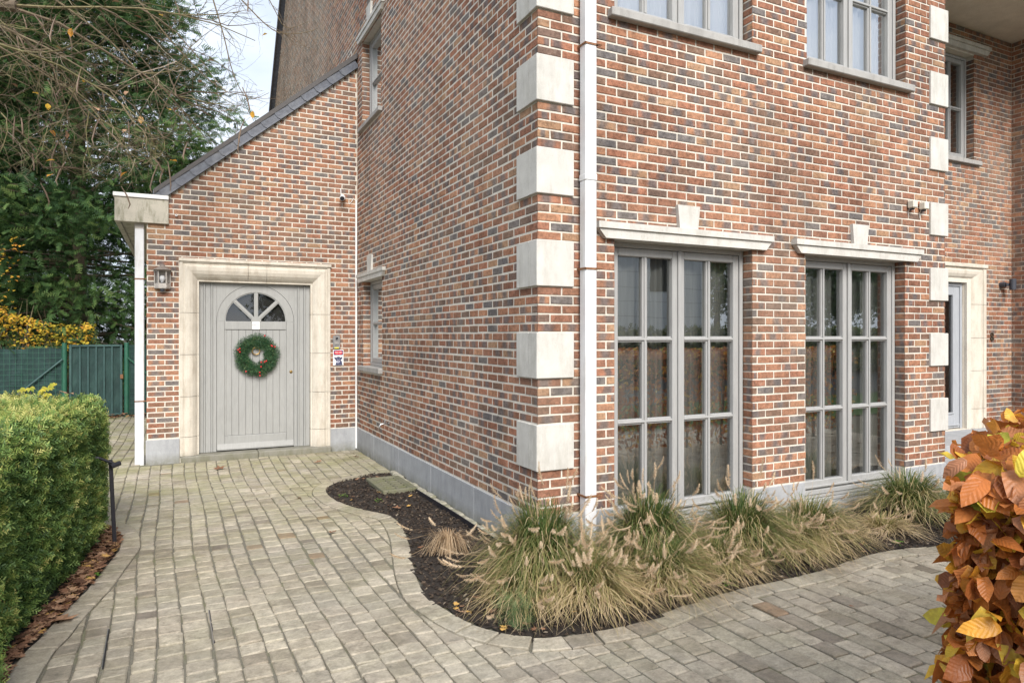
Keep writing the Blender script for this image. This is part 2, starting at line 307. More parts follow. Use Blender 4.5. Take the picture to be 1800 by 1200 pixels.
def cladmat():
    t=NT('grey_cladding'); s=t.n('ShaderNodeSeparateXYZ'); t.l(t.obj,s.inputs[0]); fr=t.math('FRACT',t.math('MULTIPLY',s.outputs[2],1.8)); l=t.ramp(fr,[(0,0),(.03,0),(.05,1)]); t.col(t.mix(l,(.35,.35,.35),(.74,.76,.78))); t.rough(.6); return t.finish()
M['cladding']=cladmat()
M['ceiling']=stonemat('concrete_soffit',(.72,.66,.57),(.52,.46,.38),.3,12)
M['bulb']=simple('opal_bulb',(.85,.86,.88),.25,.02,10,0)
M['cream']=simple('cream_dial',(.6,.58,.5),.5,.05,10,0)
M['redbrick_far']=simple('dark_red_wall',(.16,.06,.05),.9,.2,6,0)
M['soilground']=simple('rough_ground',(.09,.075,.05),.95,.35,9,.8,.03,stain=((.07,.09,.03),1.2,.5))
# ================================================================== HOUSE
FX,FY=2.197,4.022          # near corner of the main block
GY=9.135; GX=-.315         # lean-to gable wall
RX,RY=6.71,5.38            # right end of the front wall / recess back wall
RX2=10.52
C=.0628; BL=.184; MO=.0125; Z0=.298
house=thing('brick_house','red brown brick house with pale corner stones, grey windows and arched side door','house',(2.197,4.022,0))
def brick(mb,P,u0,u1,z0,z1,pr,hd=True,e0=False,e1=False):
    """P(u,z,depth)->xyz ; depth>0 is out of the wall"""
    rv=(random.random(),random.random(),random.random()); j=lambda a=.0017:random.uniform(-a,a)
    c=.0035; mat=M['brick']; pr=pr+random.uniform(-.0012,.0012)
    cor=[(u0+(0 if e0 else j()),z0+j()),(u1+(0 if e1 else j()),z0+j()),(u1+(0 if e1 else j()),z1+j()),(u0+(0 if e0 else j()),z1+j())]
    L=max(u1-u0,.001)
    uvf=lambda u:((u-u0)/L,.5)
    b=[P(u,z,-.006) for u,z in cor]
    if not hd:
        f=[P(u,z,pr) for u,z in cor]
        base=len(mb.v); mb.v.extend(b+f); m=mb.mi(mat)
        fs=[(4,5,6,7)]+[(i,(i+1)%4,4+(i+1)%4,4+i) for i in range(4)]
        us=[c_[0] for c_ in cor]*2
    else:
        m4=[P(u,z,pr-c*.8) for u,z in cor]
        ins=[(cor[0][0]+c,cor[0][1]+c),(cor[1][0]-c,cor[1][1]+c),(cor[2][0]-c,cor[2][1]-c),(cor[3][0]+c,cor[3][1]-c)]
        f=[P(u+j(.001),z+j(.001),pr+j(.0008)) for u,z in ins]
        base=len(mb.v); mb.v.extend(b+m4+f); m=mb.mi(mat)
        fs=[(8,9,10,11)]+[(4+i,4+(i+1)%4,8+(i+1)%4,8+i) for i in range(4)]+[(i,(i+1)%4,4+(i+1)%4,4+i) for i in range(4)]
        us=[c_[0] for c_ in cor]*2+[i_[0] for i_ in ins]
    for q in fs:
        mb.f.append(tuple(base+i for i in q)); mb.m.append(m); mb.rv.append(rv); mb.uv.append([uvf(us[i]) for i in q])
def bricks(mb,P,zmax,spans,phase=0.0,pr=.0045,zmin=Z0,hd=True,flat_above=1e9):
    """spans(zmid)-> list of (u0,u1,e0,e1): free stretches of a course, e=True where the brick turns an outer corner"""
    k=0
    while Z0+(k+1)*C<=zmax+1e-6:
        z0=Z0+k*C+MO/2; z1=Z0+(k+1)*C-MO/2
        if z0>=zmin-.02:
            for (a,b,e0,e1) in spans((z0+z1)/2):
                if b-a<.015: continue
                off=(phase+(k%2)*BL/2)%BL
                n=math.floor((a-off)/BL); u=off+n*BL
                while u<b:
                    s,e=max(u,a),min(u+BL,b); es=(u<=a+1e-9); ee=(u+BL>=b-1e-9)
                    if e-s>.028:
                        brick(mb,P,s+(0 if (es and e0) else MO/2)-(pr if es and e0 else 0),e-(0 if (ee and e1) else MO/2)+(pr if ee and e1 else 0),z0,z1,(pr if u<GY or P is not Ps else .0014),hd and z0<flat_above,es and e0,ee and e1)
                    elif e-s>.012 and (es and e0 or ee and e1): pass
                    u+=BL
        k+=1
def cutspans(a,b,ea,eb,holes):
    def f(z):
        out=[(a,b,ea,eb)]
        for (h0,h1,z0,z1) in holes:
            if z0<z<z1:
                n=[]
                for (s,e,e0,e1) in out:
                    if h1<=s or h0>=e: n.append((s,e,e0,e1));continue
                    if h0>s: n.append((s,h0,e0,True))
                    if h1<e: n.append((h1,e,True,e1))
                out=n
        return out
    return f
def wallplane(mb,P,u0,u1,z0,z1,holes,depth,mat):
    """mortar plane with rectangular holes and their jambs"""
    us=sorted({u0,u1}|{h for x in holes for h in x[:2] if u0<h<u1}); zs=sorted({z0,z1}|{h for x in holes for h in x[2:4] if z0<h<z1})
    for i in range(len(us)-1):
        for k in range(len(zs)-1):
            um,zm=(us[i]+us[i+1])/2,(zs[k]+zs[k+1])/2
            if any(h[0]<um<h[1] and h[2]<zm<h[3] for h in holes): continue
            for d in ((0,-depth) if depth else (0,)): mb.face([P(us[i],zs[k],d),P(us[i+1],zs[k],d),P(us[i+1],zs[k+1],d),P(us[i],zs[k+1],d)],mat)
    for (a,b,c,d) in holes:
        for (p,q) in (((a,c),(a,d)),((b,c),(b,d)),((a,c),(b,c)),((a,d),(b,d))):
            mb.face([P(*p,0),P(*q,0),P(*q,-depth),P(*p,-depth)],mat)
Pf=lambda u,z,d:(u,FY-d,z)               # front wall, faces -Y
Ps=lambda u,z,d:(FX-d,u,z)               # side wall, faces -X (u=y)
Pg=lambda u,z,d:(u,GY-d,z)
Pr=lambda u,z,d:(u,RY-d,z)
Pe=lambda u,z,d:(RX2-d,u,z)
Pq=lambda u,z,d:(RX+d,u,z)
REV=.10
W1=(2.817,4.171,.02,2.236); W2=(4.777,6.108,.02,2.236)
U1=(2.817,4.171,3.86,5.30); U2=(4.79,6.12,3.86,5.30)
S1=(7.904,8.808,1.13,2.24); S2=(7.942,8.853,4.25,5.41)
EH=6.2
fh=[W1,W2,U1,U2]; sh=[S1,S2]
RD=(8.37,9.47,.29,2.24); RU=(8.30,9.63,3.88,5.30)
wall=MB()
# mortar bodies
wallplane(wall,Pf,FX,RX,-.05,EH,fh,.3,M['mortar'])
YR=11.36; YB=18.70; ZR=EH+(YR-FY)
# side (gable end) wall below and above the eaves
wallplane(wall,Ps,FX and FY,YB,-.05,EH,sh,.3,M['mortar'])
wall.face([Ps(FY,EH,0),Ps(YB,EH,0),Ps(YR,ZR,0)],M['mortar'])
wallplane(wall,Pr,RX,RX2,-.05,5.636,[RD,RU],.3,M['mortar'])
wallplane(wall,Pe,FY,RY,-.05,EH,[],0,M['mortar'])
wallplane(wall,Pq,FY,RY,-.05,EH,[],0,M['mortar'])
wallplane(wall,Pf,RX2,13.2,-.05,EH,[],0,M['mortar'])
# far sides that close the body
wall.face([(13.2,FY,0),(13.2,YB,0),(13.2,YB,EH),(13.2,YR,ZR),(13.2,FY,EH)],M['mortar'])
wall.face([(FX,YB,0),(13.2,YB,0),(13.2,YB,EH),(FX,YB,EH)],M['mortar'])
# lean-to
gz=lambda x:3.225+(x+.08)*.8465
GH=(.13,1.71,-.05,2.33)
us=[GX,.13,1.71,FX]
wall.face([Pg(GX,-.05,0),Pg(.13,-.05,0),Pg(.13,gz(.13),0),Pg(GX,gz(GX),0)],M['mortar'])
wall.face([Pg(1.71,-.05,0),Pg(FX,-.05,0),Pg(FX,gz(FX),0),Pg(1.71,gz(1.71),0)],M['mortar'])
wall.face([Pg(.13,2.33,0),Pg(1.71,2.33,0),Pg(1.71,gz(1.71),0),Pg(.13,gz(.13),0)],M['mortar'])
wall.face([(GX,GY,-.05),(GX,14.2,-.05),(GX,14.2,gz(GX)),(GX,GY,gz(GX))],M['mortar'])
wall.face([(GX,14.2,-.05),(FX,14.2,-.05),(FX,14.2,gz(FX)),(GX,14.2,gz(GX))],M['mortar'])
# bricks
holes=[(W1[0],W1[1],0,2.245),(W2[0],W2[1],0,2.245),(U1[0],U1[1],3.80,5.30),(U2[0],U2[1],3.80,5.30)]
bricks(wall,Pf,EH,cutspans(FX,RX,True,True,holes),phase=FX%BL,flat_above=5.6)
def sidesp(z):
    base=cutspans(FY,YB,True,True,[(S1[0],S1[1],1.08,2.24),(S2[0],S2[1],4.21,5.41)])(z)
    if z>EH: 
        a,b=FY+(z-EH)+.02,YB-(z-EH)-.02; base=[(max(s,a),min(e,b),False,False) for (s,e,_,_) in base]
    if z<5.0: base=[(s,min(e,GY-.0),e0,False if e>GY else e1) for (s,e,e0,e1) in base if s<GY]
    return base
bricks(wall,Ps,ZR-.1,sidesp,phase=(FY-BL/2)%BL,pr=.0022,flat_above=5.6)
def gsp(z):
    out=[]
    xmin=(z+.02-3.225)/.8465-.08 if z>3.1 else GX
    for (s,e,e0,e1) in cutspans(GX,FX,True,False,[(.037,1.832,0,2.455)])(z):
        s=max(s,xmin)
        if e>s: out.append((s,e-.004,e0 and s<=GX+.001,False))
    return out
bricks(wall,Pg,5.2,gsp,phase=.06,pr=.0035)
bricks(wall,Pr,5.636,cutspans(RX,RX2,False,False,[(7.88,9.865,0,2.45),(RU[0],RU[1],3.80,5.30)]),phase=.03,hd=False)
bricks(wall,Pe,EH,cutspans(FY,RY,True,False,[]),phase=.10,hd=False)
bricks(wall,Pq,EH,cutspans(FY,RY,True,False,[]),phase=.05,hd=False)
bricks(wall,Pf,EH,cutspans(RX2,13.2,True,False,[]),phase=RX2%BL,hd=False)
# jamb bricks: one header per course on the far side of each opening
def jamb(P,n,z0,z1,sgn):
    # P(d,z,proud)
    k=0
    while Z0+(k+1)*C<=z1+.012:
        a=Z0+k*C+MO/2; b=Z0+(k+1)*C-MO/2
        if a>z0-.01 and b<z1+.03: brick(wall,P,.001,REV,a,b,.0045,True,True,False)
        k+=1
for W in (W1,W2,U1,U2):
    lo=.29 if W[2]<1 else 3.88
    jamb(lambda u,z,d,x=W[1]:(x-d,FY+u,z),0,lo,W[3],1)
    jamb(lambda u,z,d,x=W[0]:(x+d,FY+u,z),0,lo,W[3],1)
for W in (S1,S2):
    jamb(lambda u,z,d,y=W[1]:(FX+u,y-d,z),0,W[2],W[3],1)
    jamb(lambda u,z,d,y=W[0]:(FX+u,y+d,z),0,W[2],W[3],1)
jamb(lambda u,z,d:(RU[1]-d,RY+u,z),0,3.88,5.3,1)
wo=put(wall.build('wall'),house)
# interior: dark rooms
rm=MB()
def room(x0,x1,y0,y1,z0,z1,mat):
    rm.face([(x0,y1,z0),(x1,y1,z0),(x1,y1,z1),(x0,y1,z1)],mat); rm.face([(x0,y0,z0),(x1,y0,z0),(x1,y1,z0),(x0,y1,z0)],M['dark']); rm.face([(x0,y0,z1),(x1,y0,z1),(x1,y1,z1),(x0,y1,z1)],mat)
    rm.face([(x0,y0,z0),(x0,y1,z0),(x0,y1,z1),(x0,y0,z1)],mat); rm.face([(x1,y0,z0),(x1,y1,z0),(x1,y1,z1),(x1,y0,z1)],mat)
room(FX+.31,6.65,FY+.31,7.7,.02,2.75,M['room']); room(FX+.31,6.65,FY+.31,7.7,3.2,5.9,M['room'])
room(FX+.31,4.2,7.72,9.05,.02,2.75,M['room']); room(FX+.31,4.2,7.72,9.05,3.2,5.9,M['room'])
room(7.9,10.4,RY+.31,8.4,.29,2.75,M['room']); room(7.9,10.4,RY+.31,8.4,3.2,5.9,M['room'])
put(rm.build('room'),house)
# plinth (blue stone base)
pl=MB(); PP=.012
def pbox(x0,x1,y0,y1,z1=.292):
    q=MB(); q.box(x0,x1,y0,y1,-.08,z1,M['plinth'],.004); put(q.build('plinth_stone'),house)
for (a,b) in ((FX-PP,2.805),(4.183,4.765),(6.12,RX+PP)): pbox(a,b,FY-PP,FY+.05)
ys=[FY+.052,5.1,6.15,7.2,8.25,GY-.02]
for i in range(5): pbox(FX-PP,FX+.04,ys[i],ys[i+1]-.003)
pbox(GX-PP,.035,GY-PP,GY+.04,.285); pbox(1.834,FX-PP-.012,GY-PP,GY+.04)
for W in (W1,W2):
    pbox(W[0]-.012,W[0]+.01,FY+.052,FY+.2,.29); pbox(W[1]-.01,W[1]+.012,FY+.052,FY+.2,.29); pbox(W[0]+.012,W[1]-.012,FY-.01,FY+.13,.075)
# quoins
for k in range(9):
    z=.612+.628*k
    q=MB(); q.box(FX-.022,2.470,FY-.022,FY+.1,z,z+.314,M['stone'],.004); q.box(FX-.020,FX+.06,FY+.1025,4.31,z,z+.314,M['stone'],.003)
    put(q.build('corner_stone'),house)
    q=MB(); q.box(6.465,RX+.03,FY-.022,FY+.1,z,z+.314,M['stone'],.004); q.box(RX-.05,RX+.028,FY+.1025,4.31,z,z+.314,M['stone'],.003)
    put(q.build('corner_stone'),house)
# lintels / keystones / sills
def lintel_f(x0,x1,zt,zb,y,pr=.065,P=None):
    q=MB(); h=zt-zb; zs=zt-h*.4
    q.prism([(x0,zs),(x1,zs),(x1,zt),(x0,zt)],'y',y-pr,y+.09,M['stone'])
    q.prism([(x0+.07,zb),(x1-.07,zb),(x1-.008,zs-.001),(x0+.008,zs-.001)],'y',y-pr+.016,y+.1,M['stone'])
    put(q.build('lintel'),house)
def key_f(xc,zb,zt,y,pr=.035):
    q=MB(); q.prism([(xc-.088,zb),(xc+.088,zb),(xc+.108,zt),(xc-.108,zt)],'y',y-pr,y+.05,M['stone']); put(q.build('keystone'),house)
lintel_f(2.649,4.345,2.336,2.222,FY); lintel_f(4.605,6.291,2.336,2.222,FY); key_f(3.483,2.337,2.515,FY); key_f(5.440,2.337,2.515,FY)
lintel_f(2.649,4.345,5.41,5.30,FY); lintel_f(4.605,6.291,5.41,5.30,FY)
lintel_f(8.13,9.93,5.44,5.32,RY)
def lintel_s(y0,y1,zt,zb,yc):
    q=MB(); h=zt-zb; zs=zt-h*.4
    q.prism([(y0,zs),(y1,zs),(y1,zt),(y0,zt)],'x',FX-.045,FX+.09,M['stone']); q.prism([(y0+.06,zb),(y1-.06,zb),(y1-.008,zs-.001),(y0+.008,zs-.001)],'x',FX-.035,FX+.1,M['stone']); put(q.build('lintel'),house)
    q=MB(); q.prism([(yc-.09,zt),(yc+.09,zt),(yc+.11,zt+.20),(yc-.11,zt+.20)],'x',FX-.028,FX+.05,M['stone']); put(q.build('keystone'),house)
lintel_s(7.735,9.02,2.34,2.235,8.41); lintel_s(7.79,9.03,5.51,5.40,8.44)
def sill(x0,x1,y0,y1,z0,z1,axis='x'):
    q=MB(); q.box(x0,x1,y0,y1,z0,z1,M['sill'],.006); put(q.build('sill'),house)
sill(2.76,4.215,FY-.065,FY+.11,3.80,3.862); sill(4.745,6.165,FY-.065,FY+.11,3.80,3.862)
sill(FX-.055,FX+.11,7.87,8.93,1.075,1.14); sill(FX-.05,FX+.11,7.89,8.95,4.21,4.265); sill(8.22,9.74,RY-.05,RY+.11,3.82,3.88)
# ------------------------------------------------------------------ windows
def window(P,u0,u1,z0,z1,cols,rows,cas=2,base=0.0,curtain=None,fr=.035,name='window'):
    """P(u,d,z): u along the wall, d inwards from the frame front"""
    w=MB(); pm=M['paint2']
    def bx(a,b,d0,d1,c,d,bv=.004):
        p,q=P(a,d0,c),P(b,d1,d); w.box(p[0],q[0],p[1],q[1],p[2],q[2],pm,bv)
    bx(u0,u0+fr,0,.07,z0,z1); bx(u1-fr,u1,0,.07,z0,z1); bx(u0+fr+.001,u1-fr-.001,0,.07,z1-fr*1.1,z1)
    zb=z0
    if base:   # stacked bottom rails
        for i,(a,b,o) in enumerate(((0,.028,-.012),(.031,.062,.004),(.065,.105,-.006),(.108,base,.01))): bx(u0+fr+.001,u1-fr-.001,o,.07,z0+a,z0+b)
        zb=z0+base+.002
    else:
        bx(u0+fr+.001,u1-fr-.001,0,.07,z0,z0+.04); zb=z0+.042
    ui0,ui1=u0+fr+.002,u1-fr-.002; W=(ui1-ui0)/cas; zt=z1-fr*1.1-.002
    wo=put(w.build(name),house)
    for c in range(cas):
        s=MB(); a=ui0+c*W+.002; b=ui0+(c+1)*W-.002; st=.058
        def sx(p0,p1,d0,d1,c0,c1,bv=.006):
            p,q=P(p0,d0,c0),P(p1,d1,c1); s.box(p[0],q[0],p[1],q[1],p[2],q[2],pm,bv)
        sx(a,a+st,.008,.065,zb,zt); sx(b-st,b,.008,.065,zb,zt); sx(a+st+.0005,b-st-.0005,.0085,.065,zb,zb+.062); sx(a+st+.0005,b-st-.0005,.0085,.065,zt-.06,zt)
        if base: sx(a+.01,b-.01,-.012,.007,zb+.001,zb+.022,.004)
        g0,g1,h0,h1=a+st,b-st,zb+.062,zt-.06
        if c==1: sx(a-.016,a+.016,-.010,.0075,zb,zt,.006)
        for i in range(1,cols):
            u=g0+(g1-g0)*i/cols; sx(u-.024,u+.024,.022,.060,h0,h1,.004); sx(u-.010,u+.010,.010,.0215,h0,h1,.004)
        for k in range(1,rows):
            z=h0+(h1-h0)*k/rows
            for i in range(cols):
                x0=g0+(g1-g0)*i/cols+(.0245 if i else 0); x1=g0+(g1-g0)*(i+1)/cols-(.0245 if i<cols-1 else 0)
                sx(x0,x1,.022,.060,z-.022,z+.022,.004); 
            sx(g0,g1,.0095,.0212,z-.009,z+.009,.004)
        put_c(s.build('casement'),wo)
        g=MB(); g.face([P(g0,.045,h0),P(g1,.045,h0),P(g1,.045,h1),P(g0,.045,h1)],M['upglass'] if z0>3 else M['glass']); put_c(g.build('glass'),wo)
    if curtain:
        cu=MB(); n=60; dd0=.10 if z0>3 else .15; a,b=u0-.05,u1+.05
        for (c0,c1) in curtain:
            for i in range(n):
                x0=a+(b-a)*(c0+(c1-c0)*i/n); x1=a+(b-a)*(c0+(c1-c0)*(i+1)/n); d0=dd0+.018*math.sin(i*1.1)+.01*math.sin(i*2.7); d1=dd0+.018*math.sin((i+1)*1.1)+.01*math.sin((i+1)*2.7)
                cu.face([P(x0,d0,z0),P(x1,d1,z0),P(x1,d1,z1),P(x0,d0,z1)],M['curtain'] if z0>3 or cas==1 else M['sheer'])
        put_c(cu.build('curtain',smooth=True),wo)
    return wo
def put_c(o,par): o.parent=par; return o     # meshes under a mesh part share its (already shifted) frame
F_=lambda u,d,z:(u,FY+.092+d,z)
window(F_,W1[0]+.012,W1[1]-.012,.078,2.224,2,3,base=.12,curtain=[(0,1)])
window(F_,W2[0]+.012,W2[1]-.012,.078,2.224,2,3,base=.12,curtain=[(0,1)])
window(F_,U1[0]+.012,U1[1]-.012,3.864,5.296,2,2,base=0,curtain=[(0,1)])
window(F_,U2[0]+.012,U2[1]-.012,3.864,5.296,2,2,base=0,curtain=[(0,1)])
S_=lambda u,d,z:(FX+.092+d,u,z)
window(S_,S1[0]+.01,S1[1]-.01,1.142,2.232,1,2,cas=1,curtain=[(0,1)]); window(S_,S2[0]+.01,S2[1]-.01,4.268,5.398,1,2,cas=1,curtain=[(0,1)])
R_=lambda u,d,z:(u,RY+.092+d,z)
window(R_,RU[0]+.01,RU[1]-.01,3.884,5.296,2,2,cas=2)
# ------------------------------------------------------------------ roofs, soffit
rf=MB(); sl=M['slate']
def slab(p,th=.12,mat=sl):
    up=Vector((0,0,th)); q=[tuple(Vector(a)+up) for a in p]; n=len(p)
    rf.idx(list(p)+q,[tuple(range(n))[::-1],tuple(range(n,2*n))]+[(i,(i+1)%n,n+(i+1)%n,n+i) for i in range(n)],mat)
slab([(FX-.10,FY-.25,EH-.24),(13.3,FY-.25,EH-.24),(13.3,YR,ZR+.01),(FX-.10,YR,ZR+.01)])
slab([(FX-.10,YB+.25,EH-.24),(13.3,YB+.25,EH-.24),(13.3,YR,ZR+.011),(FX-.10,YR,ZR+.011)])
put(rf.build('roof'),house)
rf=MB()
th=.17
slab([(-.24,GY-.05,gz(-.24)+.14),(FX-.012,GY-.05,gz(FX-.012)+.14),(FX-.012,14.3,gz(FX-.012)+.14),(-.24,14.3,gz(-.24)+.14)],.05)
lr=put(rf.build('lean_to_roof'),house)
# verge slates: overlapping plates with rounded ends, stepping up the gable
vs=MB(); L=math.hypot(1,.8465); dx,dz=1/L,.8465/L; tot=(FX-.012+.105)*L; n=14; step=tot/n
for i in range(n):
    s0=i*step-.02; s1=(i+1)*step+.03; y=GY-.030-.010-(i%2)*.0
    org=Vector((-.10,0,gz(-.10)-.003))
    A=lambda s,h:(org.x+dx*s-dz*h,org.z+dz*s+dx*h)
    poly=[A(s0+.012,.0),A(s1,.0),A(s1,.135),A(s0,.135),A(s0-.012,.09),A(s0-.012,.04)]
    vsf=[]
    # tilt so that the lower end stands proud of the slate below
    pts=[]
    for (x,z),s in zip(poly,(s0,s1,s1,s0,s0,s0)):
        pr=.020 if s==s0 else .008
        pts.append((x,z,pr))
    f=[(x,y-pr,z) for x,z,pr in pts]; b=[(x,y+.006-pr,z) for x,z,pr in pts]; k=len(f)
    vs.idx(f+b,[tuple(range(k)),tuple(range(k,2*k))[::-1]]+[(j,(j+1)%k,k+(j+1)%k,k+j) for j in range(k)],sl)
vs.prism([(-.24,gz(-.24)+.128),(FX-.012,gz(FX-.012)+.128),(FX-.012,gz(FX)+.19),(-.24,gz(-.24)+.185)],'y',GY-.065,GY-.052,M['darktrim'])
vs.prism([(-.25,3.206),(-.102,3.206),(-.192,3.312),(-.25,3.262)],'y',GY-.052,GY-.03,sl)
vs.build('verge_slates',lr); 

vt=MB()
for sgn,ya in ((1,FY-.25),(-1,YB+.25)):
    a=(ya,EH-.29); b=(YR,ZR-.04)
    vt.prism([a,b,(b[0],b[1]+.17),(a[0],a[1]+.17)],'x',FX-.125,FX-.103,M['darktrim'])
put(vt.build('roof_verge'),house)
# box gutter (concrete) with white capping
g=MB(); cm=M['concrete']
g.box(-.645,-.083,GY-.045,GY+.02,2.868,3.155,cm,.004)
g.box(-.645,-.59,GY+.021,14.3,2.868,3.155,cm,.004); g.box(-.589,GX-.001,GY+.021,14.3,2.90,2.96,cm,.0)
g.box(-.66,-.083,GY-.062,GY+.03,3.157,3.204,M['whitecap'],.003); g.box(-.66,-.58,GY+.031,14.3,3.157,3.204,M['whitecap'],.003)
put(g.build('box_gutter'),house)
# recess soffit slab, landing
s=MB(); s.box(RX+.002,RX2-.002,FY-.12,RY-.001,5.636,5.85,M['ceiling'],.004)
put(s.build('soffit'),house)
s=MB(); s.box(RX+.03,RX2-.01,FY+.3,RY-.02,-.05,.15,M['plinth'],.006); s.box(7.6,RX2-.01,FY+.62,RY-.02,.151,.285,M['plinth'],.006)
put(s.build('doorstep'),house)
# ------------------------------------------------------------------ stone door surrounds
def surround(xo0,xi0,xi1,xo1,zi,zo,zb,y,mat,joints,cap=True):
    """profile swept up the left jamb, over the head and down the right jamb with mitred corners"""
    w=xi0-xo0; prof=[(0,.0),(0,-.030),(.16,-.030),(.17,-.018),(.26,-.018),(.27,-.034),(.34,-.040),(.50,-.036),(.66,-.020),(.80,.008),(.90,.035),(.91,.045),(1.0,.048),(1.0,.13)]
    q=MB()
    def ring(cx0,cx1,cz,which):
        pass
    pts=[]
    for o,d in prof:
        pts.append([(xo0+w*o,y+d,zb),(xo0+w*o,y+d,zo-(zo-zi)*o),(xo1-(xo1-xi1)*o,y+d,zo-(zo-zi)*o),(xo1-(xo1-xi1)*o,y+d,zb)])
    # split jambs at the joints
    for k in range(len(prof)-1):
        A,B=pts[k],pts[k+1]
        zs=[zb]+[j for j in joints if zb<j<min(A[1][2],B[1][2])]
        for side,(i0,i1) in enumerate(((0,1),(3,2))):
            for n_,z in enumerate(zs):
                ga=.0022
                a0=(A[i0][0],A[i0][1],z+(ga if n_ else 0)); b0=(B[i0][0],B[i0][1],z+(ga if n_ else 0))
                if n_<len(zs)-1: a1=(A[i0][0],A[i0][1],zs[n_+1]-ga); b1=(B[i0][0],B[i0][1],zs[n_+1]-ga)
                else: a1=A[i1]; b1=B[i1]
                q.face([a0,b0,b1,a1],mat)
        xs=[None]; m0=(xo0+xo1)/2
        cuts=[m0-.12,m0+.10]
        for a,b in (((1),cuts[0]-.0015),(None,None),(None,2)):
            pass
        q.face([A[1],B[1],(cuts[0]-.0018,B[1][1],B[1][2]),(cuts[0]-.0018,A[1][1],A[1][2])],mat)
        q.face([(cuts[0]+.0018,A[1][1],A[1][2]),(cuts[0]+.0018,B[1][1],B[1][2]),(cuts[1]-.0018,B[1][1],B[1][2]),(cuts[1]-.0018,A[1][1],A[1][2])],mat)
        q.face([(cuts[1]+.0018,A[1][1],A[1][2]),(cuts[1]+.0018,B[1][1],B[1][2]),B[2],A[2]],mat)
    # dark body just behind the joints
    q.box(xo0+.01,xi0-.012,y-.012+.06,y+.12,zb,zo-.01,M['mortar']); q.box(xi1+.012,xo1-.01,y+.048,y+.12,zb,zo-.01,M['mortar'])
    if cap: q.box(xo0-.012,xo1+.012,y-.048,y+.02,zo-.028,zo+.012,mat,.004)
    return q
sr=surround(.037,.25,1.589,1.832,2.20,2.462,.07,GY,M['surround'],[.30,.79,1.30,1.81])
put(sr.build('door_surround'),house)
sr=surround(7.88,8.38,9.46,9.865,2.24,2.47,.286,RY,M['surround'],[.55,1.06,1.50,1.95])
so=put(sr.build('door_surround'),house)
st=MB(); st.box(.045,.93,GY-.075,GY+.16,-.03,.068,M['step'],.010); st.box(.933,1.84,GY-.072,GY+.16,-.03,.070,M['step'],.010)
put(st.build('threshold'),house)
# ------------------------------------------------------------------ arched front door
DY=GY+.118; pm=M['paint']
d=MB()
def vb(mb,a,b,z0,z1,y0,y1,mat=pm,bv=.003): mb.box(a,b,y0,y1,z0,z1,mat,bv)
# side boards
for (a,b) in ((.250,.300),(.302,.322),(.324,.386),(.388,.408),(.410,.452)): vb(d,a,b,.072,2.2,DY-(.012 if b-a<.03 else 0),DY+.05)
for (a,b) in ((1.390,1.430),(1.432,1.452),(1.454,1.51),(1.512,1.532),(1.534,1.589)): vb(d,a,b,.072,2.2,DY-(.012 if b-a<.03 else 0),DY+.05)
xc,zc=.921,1.714; RO=.466; RI=.374
# spandrel above the arch
n=40; prev=None
for i in range(n+1):
    a=PI-PI*i/n; p=(xc+(RO+.003)*math.cos(a),zc+(RO+.003)*math.sin(a))
    if prev: d.face([(prev[0],DY,prev[1]),(p[0],DY,p[1]),(p[0],DY,2.205),(prev[0],DY,2.205)],pm); d.face([(prev[0],DY,prev[1]),(p[0],DY,p[1]),(p[0],DY+.05,p[1]),(prev[0],DY+.05,prev[1])],M['dark'])
    prev=p
d.box(.452,1.390,DY+.07,DY+.08,.072,2.2,M['dark'])
door=put(d.build('door_frame'),house)
lf=MB(); LY=DY+.006
def arch(mb,r0,r1,y0,y1,mat=pm,n=44,a0=0,a1=PI):
    for i in range(n):
        a,b=a0+(a1-a0)*i/n,a0+(a1-a0)*(i+1)/n
        A=lambda r,t,y:(xc+r*math.cos(t),y,zc+r*math.sin(t))
        mb.face([A(r0,a,y0),A(r1,a,y0),A(r1,b,y0),A(r0,b,y0)],mat); mb.face([A(r0,a,y0),A(r0,b,y0),A(r0,b,y1),A(r0,a,y1)],mat); mb.face([A(r1,a,y0),A(r1,b,y0),A(r1,b,y1),A(r1,a,y1)],mat)
arch(lf,RI,RO,LY,LY+.05); arch(lf,RI-.012,RI,LY+.010,LY+.05)
vb(lf,xc-RO,xc-RI,.10,zc,LY,LY+.05); vb(lf,xc+RI,xc+RO,.10,zc,LY,LY+.05)
vb(lf,xc-RI+.001,xc+RI-.001,1.607,zc,LY,LY+.05,bv=.006); vb(lf,xc-RI+.001,xc+RI-.001,.105,.262,LY,LY+.05,bv=.006)
lf.prism([(LY-.015,.085),(LY-.018,.10),(LY-.004,.165),(LY,.165),(LY,.085)],'x',.458,1.384,pm)
for i in range(9):   # planks
    a=xc-RI+.001+(2*RI-.002)*i/9; b=xc-RI+.001+(2*RI-.002)*(i+1)/9; vb(lf,a+.0008,b-.0008,.263,1.606,LY+.012,LY+.05,bv=.0035)
vb(lf,xc-RI+.001,xc-RI+.02,.263,1.606,LY+.006,LY+.0155); vb(lf,xc+RI-.02,xc+RI-.001,.263,1.606,LY+.006,LY+.0155); 
